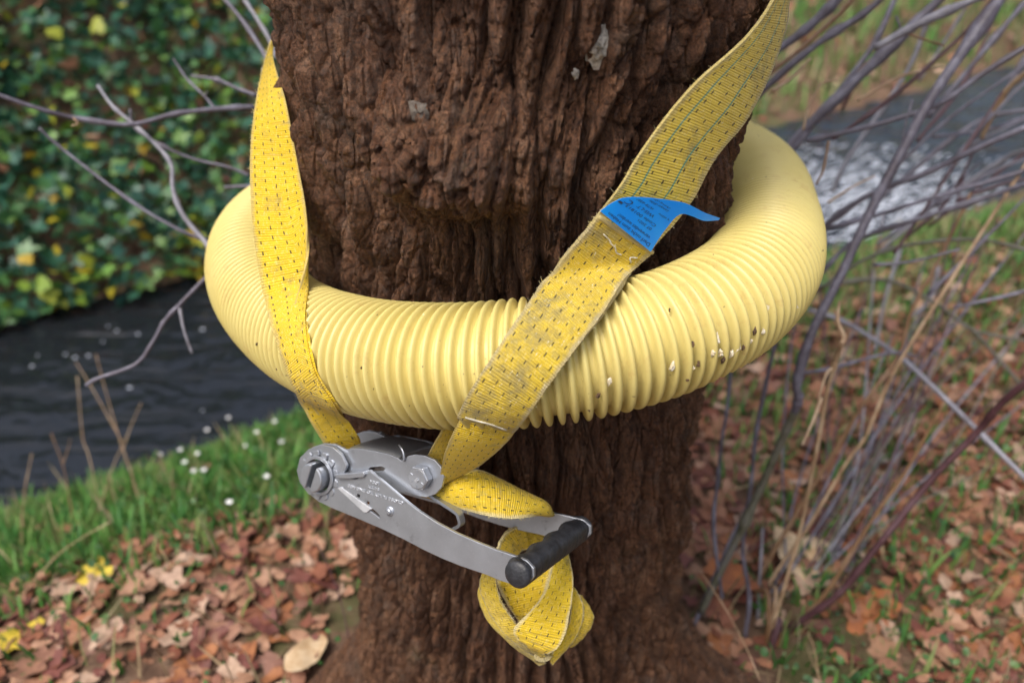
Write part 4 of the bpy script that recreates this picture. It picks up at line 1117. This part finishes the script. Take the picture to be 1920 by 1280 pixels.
# foamy flecks on the water, then painted sky glare
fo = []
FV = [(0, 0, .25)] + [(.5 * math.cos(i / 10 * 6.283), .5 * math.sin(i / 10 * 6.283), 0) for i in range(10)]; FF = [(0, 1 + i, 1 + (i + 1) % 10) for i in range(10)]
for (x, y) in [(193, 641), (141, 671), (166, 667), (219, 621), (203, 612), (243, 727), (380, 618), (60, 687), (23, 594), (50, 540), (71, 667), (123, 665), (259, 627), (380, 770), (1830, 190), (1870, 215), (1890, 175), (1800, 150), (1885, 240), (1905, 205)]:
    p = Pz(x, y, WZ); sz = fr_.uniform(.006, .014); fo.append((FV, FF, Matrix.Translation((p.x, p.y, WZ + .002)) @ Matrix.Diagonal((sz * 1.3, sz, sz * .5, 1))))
for _ in range(1700):          # sky glare beyond the shrub, painted as pale flecks
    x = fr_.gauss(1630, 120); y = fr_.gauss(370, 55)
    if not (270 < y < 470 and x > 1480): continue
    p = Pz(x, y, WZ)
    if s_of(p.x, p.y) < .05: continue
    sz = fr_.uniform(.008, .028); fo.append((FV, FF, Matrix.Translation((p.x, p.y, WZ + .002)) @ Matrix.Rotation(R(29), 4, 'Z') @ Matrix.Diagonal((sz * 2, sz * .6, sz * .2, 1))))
joined('foam_glare', fo, M['foam_glare'], 'stuff', 'white foamy flecks drifting on the dark water, with painted sky glare at right', 'foam_glare')

# ------------------------------------------------------------------ shrubs
def px_r(r_px, d_): return .85 * r_px / FX * d_
def stem(parent, pts, d0, d1, r0, mat, root=None, r1=None, name='stem', node=3):
    """bare stem through pixels; r0, r1 in pixels at its ends"""
    n_ = len(pts); q = [P(x, y, d0 + (d1 - d0) * i / max(n_ - 1, 1)) for i, (x, y) in enumerate(pts)]
    r1 = r1 or r0 * .75
    ra, rb = px_r(r0, d0), px_r(r1, d1)
    rads = [ra, rb]
    if root:
        mid = (Vector(root) + q[0]) / 2 + Vector((0, 0, .06)); q = [Vector(root), mid] + q; rads = [ra * 1.25, ra, (ra + rb) / 2, rb]
    return tube(name, q, rads, M[mat], parent, 9, max(14, len(q) * 6), True, node)
SB = Pz(1442, 1222, .0); SB.z = ground(SB.x, SB.y) - .01
sh = empty('shrub', SB, 'bare shrub of thin violet-grey stems fanning up right of the trunk', 'shrub')
def jit(a): return (SB.x + rng.uniform(-a, a), SB.y + rng.uniform(-a, a), SB.z)
stem(sh, [(1314, 1148), (1355, 1062), (1397, 978), (1435, 895), (1468, 820), (1490, 770)], 1.22, 1.10, 8, 'stem_olive', None, 9)
stem(sh, [(1490, 772), (1497, 746), (1495, 715), (1520, 629), (1573, 522), (1630, 400), (1687, 292), (1752, 175), (1874, 0), (1920, -60)], 1.10, 1.0, 9, 'stem', None, 12, node=6)
stem(sh, [(1453, 1192), (1505, 1160), (1572, 1113), (1643, 1026), (1746, 899), (1829, 813), (1874, 760), (1930, 712)], 1.27, 1.0, 7, 'stem_red', SB, 8, node=4)
stem(sh, [(1453, 1192), (1510, 1150), (1556, 1101), (1599, 1030), (1651, 951), (1694, 891), (1734, 820), (1771, 753)], 1.28, 1.15, 5, 'stem_brown', SB, 3)
stem(sh, [(1397, 1192), (1405, 1121), (1393, 1042), (1397, 978), (1409, 899), (1417, 816), (1438, 710), (1454, 640), (1470, 560)], 1.24, 1.12, 5, 'stem', None, 4)
stem(sh, [(1354, 1121), (1338, 986), (1346, 899), (1354, 820), (1362, 774), (1369, 707), (1374, 640)], 1.2, 1.15, 4, 'stem', None, 3.5)
stem(sh, [(1417, 1097), (1496, 958), (1576, 828), (1615, 763), (1683, 668), (1711, 579), (1764, 480), (1821, 361)], 1.32, 1.2, 5, 'stem_brown', SB, 3.5)
stem(sh, [(1445, 1089), (1516, 986), (1587, 867), (1622, 820), (1658, 735), (1697, 661), (1771, 544), (1841, 435), (1920, 313), (1960, 250)], 1.3, 1.1, 3.5, 'stem_tan', SB, 4)
stem(sh, [(1516, 581), (1576, 600), (1665, 653), (1711, 689), (1778, 753), (1842, 816), (1930, 904)], 1.5, 1.2, 5, 'stem_pale', None, 6)
stem(sh, [(1500, 545), (1580, 530), (1665, 526), (1754, 568), (1824, 618), (1930, 640)], 1.6, 1.5, 5, 'stem_olive')
stem(sh, [(1824, 618), (1870, 670), (1930, 740)], 1.5, 1.5, 4, 'stem_olive')
stem(sh, [(1500, 700), (1560, 690), (1640, 668), (1683, 661), (1720, 668)], 1.2, 1.25, 3.5, 'stem', None, 3)
stem(sh, [(1300, 1175), (1340, 1080), (1395, 960), (1440, 890)], 1.25, 1.35, 4, 'stem', None, 3)
stem(sh, [(1420, 1180), (1425, 1080), (1430, 990)], 1.3, 1.3, 3.5, 'stem_pale')
stem(sh, [(1690, 460), (1660, 560), (1640, 660)], 1.7, 1.7, 4, 'stem_pale'); stem(sh, [(1760, 500), (1745, 560), (1700, 600)], 1.7, 1.7, 4, 'stem_pale')
tr_ = random.Random(33)
for i in range(18):          # side shoots crossing higher up
    x0 = tr_.uniform(1560, 1800); y0 = tr_.uniform(150, 620); an = R(tr_.uniform(10, 62)); ln = tr_.uniform(160, 380); dd = tr_.uniform(1.05, 1.5)
    x1, y1 = x0 + ln * math.cos(an), y0 - ln * math.sin(an)
    stem(sh, [(x0, y0), ((x0 + x1) / 2 + tr_.uniform(-18, 18), (y0 + y1) / 2 + tr_.uniform(-18, 18)), (x1, y1)], dd, dd * tr_.uniform(.92, 1.05), tr_.uniform(2.6, 4.6), tr_.choice(['stem', 'stem_pale', 'stem', 'stem_tan', 'stem_red']), None, 2, 'twig', 3)
for i in range(36):          # finer stems behind, from the same root
    x1 = tr_.uniform(1500, 1960); y1 = tr_.uniform(330, 900); dd = tr_.uniform(1.35, 1.9); bx, by = 1440 + tr_.uniform(-60, 90), 1190 + tr_.uniform(-30, 20)
    cx_, cy_ = (bx + x1) / 2 + tr_.uniform(-40, 60), (by + y1) / 2 + tr_.uniform(-50, 50)
    stem(sh, [(bx, by), (cx_, cy_), (x1, y1)], 1.32, dd, tr_.uniform(2, 4), tr_.choice(['stem', 'stem_red', 'stem', 'stem_pale', 'stem_olive', 'stem']), None, 1.6, node=2)
# broken dead stalk
dsb = P(1449, 1190, 1.2); ds = empty('dead_stalk', dsb, 'broken dry tan stalk with splintered top right of the pipe', 'stalk')
stem(ds, [(1449, 1176), (1496, 1010), (1516, 919), (1530, 850), (1548, 749), (1566, 678), (1578, 643)], 1.2, 1.02, 3.6, 'stem_tan', None, 5.5, node=4)
stem(ds, [(1578, 645), (1582, 632), (1571, 604), (1572, 580), (1574, 564)], 1.02, 1.02, 7, 'stem_tan', None, 2.5, 'splintered_tip', 0)
stem(ds, [(1540, 745), (1530, 775), (1515, 810), (1504, 834)], 1.015, 1.0, 4.5, 'stem_tan', None, 2.5, 'splinter', 0)
stem(ds, [(1560, 690), (1550, 700), (1540, 728), (1534, 752)], 1.02, 1.02, 3, 'stem_tan', None, 2, 'splinter', 0)

B2 = Vector((.12, .62, ground(.12, .62) - .01))
s2 = empty('shrub', B2, 'bare shrub behind the trunk with blue-grey twigs reaching past both sides', 'shrub')
root = tuple(B2)
for pts, d0, d1, r0, mt, r1 in [
    ([(1380, 420), (1480, 276), (1590, 165), (1699, 61), (1790, -30)], 1.22, 1.10, 11, 'stem', 10),
    ([(1512, 264), (1590, 247), (1667, 227), (1760, 195), (1840, 140), (1930, 84)], 1.12, 1.0, 5, 'stem', 6),
    ([(1560, 262), (1667, 187), (1788, 81), (1850, 15), (1880, -30)], 1.15, 1.05, 4, 'stem_red', 4),
    ([(1400, 185), (1423, 154), (1500, 93), (1560, 40), (1597, 0), (1620, -40)], 1.0, .95, 5, 'stem_brown', 4),
    ([(1340, 290), (1382, 227), (1447, 154), (1540, 77), (1622, 24), (1680, -30)], 1.12, 1.05, 7, 'stem', 7),
    ([(1420, 150), (1443, 106), (1504, 61), (1565, 4), (1590, -40)], 1.1, 1.05, 9, 'stem', 9),
    ([(1460, 310), (1530, 225), (1593, 146), (1642, 77), (1690, -30)], 1.2, 1.15, 6, 'stem', 6),
    ([(1500, 470), (1549, 422), (1630, 365), (1744, 321), (1829, 280), (1930, 236)], 1.2, 1.0, 6, 'stem', 7),
    ([(1480, 450), (1545, 430), (1646, 402), (1768, 365), (1906, 325), (1940, 310)], 1.2, 1.1, 4.5, 'stem', 5),
    ([(1500, 560), (1540, 512), (1605, 451), (1723, 410), (1849, 370), (1930, 342)], 1.25, 1.1, 5, 'stem', 5),
    ([(1540, 540), (1597, 500), (1670, 467), (1768, 451), (1849, 451), (1930, 470)], 1.3, 1.25, 4, 'stem_olive', 4),
    ([(1740, 220), (1796, 154), (1874, 61), (1930, -5)], 1.25, 1.2, 5, 'stem', 5),
    ([(1760, 350), (1800, 292), (1874, 187), (1930, 96)], 1.3, 1.25, 5, 'stem', 5),
    ([(1560, 360), (1593, 292), (1675, 175), (1711, 114), (1731, 61), (1760, -20)], 1.4, 1.3, 4.5, 'stem_pale', 4),
    ([(1640, 90), (1723, 45), (1825, 0), (1890, -30)], 1.05, 1.0, 8, 'stem_pale', 8),
    ([(1840, 260), (1880, 180), (1930, 130)], 1.3, 1.2, 5, 'stem_tan', 5),
    ([(1600, 420), (1700, 330), (1830, 230), (1930, 205)], 1.5, 1.4, 4, 'stem', 4),
    ([(1650, 470), (1760, 380), (1880, 300), (1930, 280)], 1.6, 1.4, 4.5, 'stem_pale', 4),
    ([(479, 201), (406, 205), (325, 215), (244, 234), (138, 221), (69, 203), (-20, 172)], 1.15, 1.0, 6, 'stem', 4.5),
    ([(400, 475), (386, 455), (345, 406), (325, 358), (321, 309), (293, 272), (244, 228), (211, 199), (183, 160)], 1.1, 1.1, 6, 'stem_pale', 3.5),
    ([(430, 462), (390, 451), (345, 435), (284, 402), (219, 358), (118, 280), (73, 240)], 1.12, 1.05, 4, 'stem', 3),
    ([(467, 329), (427, 313), (366, 299), (309, 276), (252, 240), (244, 205)], 1.15, 1.12, 3.5, 'stem', 2.5),
    ([(480, 179), (447, 167), (406, 150), (358, 142)], 1.15, 1.15, 4, 'stem', 3),
    ([(520, 150), (496, 102), (459, 45), (423, 0), (400, -30)], 1.15, 1.15, 5, 'stem', 4),
    ([(520, 110), (500, 65), (459, 0), (440, -30)], 1.1, 1.1, 5, 'stem_pale', 4),
    ([(480, 350), (467, 349), (420, 351)], 1.15, 1.15, 3.5, 'stem', 3),
    ([(410, 500), (382, 525), (334, 574), (307, 604), (289, 637), (255, 682), (184, 709), (161, 722)], 1.05, 1.05, 5, 'stem', 3.5)]:
    hid = behind_trunk(P(*pts[0], d0)) or pipe_hit(*pts[0]) is not None
    stem(s2, pts, d0, d1, r0, mt, root if hid and pts[0][0] > 1300 and pts[0][1] > 260 else None, r1, node=5)
for pts, d0, r0, mt in [([(402, 203), (382, 179), (349, 146), (325, 110)], 1.13, 3.2, 'stem'), ([(337, 577), (345, 619), (360, 662)], 1.05, 3.4, 'stem_pale'), ([(138, 221), (146, 232), (134, 236)], 1.03, 2.2, 'stem_tan'), ([(1506, 244), (1516, 203), (1541, 158), (1573, 150)], 1.05, 3, 'stem_tan'), ([(1711, 187), (1700, 225), (1691, 264)], 1.05, 2.4, 'stem'), ([(1699, 61), (1720, 70), (1770, 86)], 1.08, 3, 'stem_brown'), ([(1680, 30), (1690, 55), (1699, 61)], 1.08, 2.5, 'stem'), ([(1447, 172), (1480, 150), (1520, 110)], 1.05, 4, 'stem_tan'), ([(1554, 265), (1543, 320), (1530, 345)], 1.0, 3, 'stem_brown'), ([(1552, 380), (1600, 350), (1640, 330)], 1.1, 2.5, 'stem_tan'), ([(382, 179), (390, 172)], 1.13, 2, 'stem')]:
    if len(pts) == 2: pts = [pts[0], ((pts[0][0] + pts[1][0]) / 2, (pts[0][1] + pts[1][1]) / 2), pts[1]]
    stem(s2, pts, d0, d0, r0, mt, None, r0 * .7, 'twig', 1)

# dry stalks in front of the stream on the left, and by the trunk
lab_s = 'thin dry grass stalk standing before the stream at left'
for pts, d_, r0, mt, lb in [
    ([(0, 1163), (50, 1105), (106, 1042), (150, 1010), (208, 977)], 1.35, 3, 'stem_tan', 'longest dry stalk slanting across the lower left corner'),
    ([(275, 985), (250, 900), (225, 825), (200, 740), (180, 664)], 1.8, 3, 'stem_tan', 'dry stalk crossing in front of the water, thickest of the left group'),
    ([(230, 830), (180, 740), (143, 680)], 1.8, 2.6, 'stem_tan', 'dry stalk forking off to the upper left before the water'),
    ([(230, 845), (245, 800), (265, 755)], 1.8, 2.6, 'stem_tan', 'short dry stalk forking to the upper right before the water'),
    ([(200, 1010), (168, 860), (155, 820), (145, 705)], 1.75, 3, 'stem_tan', 'upright dry stalk standing left of the forked stalk'),
    ([(140, 990), (120, 880), (96, 812)], 1.7, 3, 'stem_brown', 'reddish dry stalk leaning left before the water'),
    ([(185, 960), (210, 880), (228, 838)], 1.8, 2.6, 'stem_tan', 'dry stalk leaning right at the foot of the forked stalk'),
    ([(118, 870), (128, 840), (132, 822)], 1.7, 2.4, 'stem_brown', 'short reddish side stalk near the left picture edge'),
    ([(40, 1030), (45, 930), (60, 850)], 1.7, 3, 'stem_tan', 'dry stalk nearest the left picture edge'),
    ([(330, 1000), (325, 940), (322, 880)], 1.7, 2.4, 'stem_tan', 'short dry stalk standing in the grass left of the buckle'),
    ([(655, 1200), (640, 1130), (615, 1060), (590, 1010)], 1.22, 3, 'stem_red', 'dark twig leaning against the litter left of the trunk foot'),
    ([(1425, 1275), (1400, 1215), (1360, 1140), (1310, 1065)], 1.05, 2.8, 'stem_tan', 'straight tan stalk leaning across the right foot of the trunk'),
    ([(1535, 1275), (1528, 1220), (1515, 1185)], 1.15, 3, 'stem_tan', 'short dry stalk at the bottom edge right of the trunk'),
    ([(460, 1062), (420, 1035), (380, 1000)], 1.5, 3, 'stem_tan', 'fallen grey stalk lying on the litter left of the buckle')]:
    o = empty('dry_stalk', P(*pts[0], d_), lb or lab_s, 'stalk', 'dry stalks around the trunk')
    stem(o, pts, d_, d_, r0 * .5, mt, None, r0 * .35, 'stalk', 2)
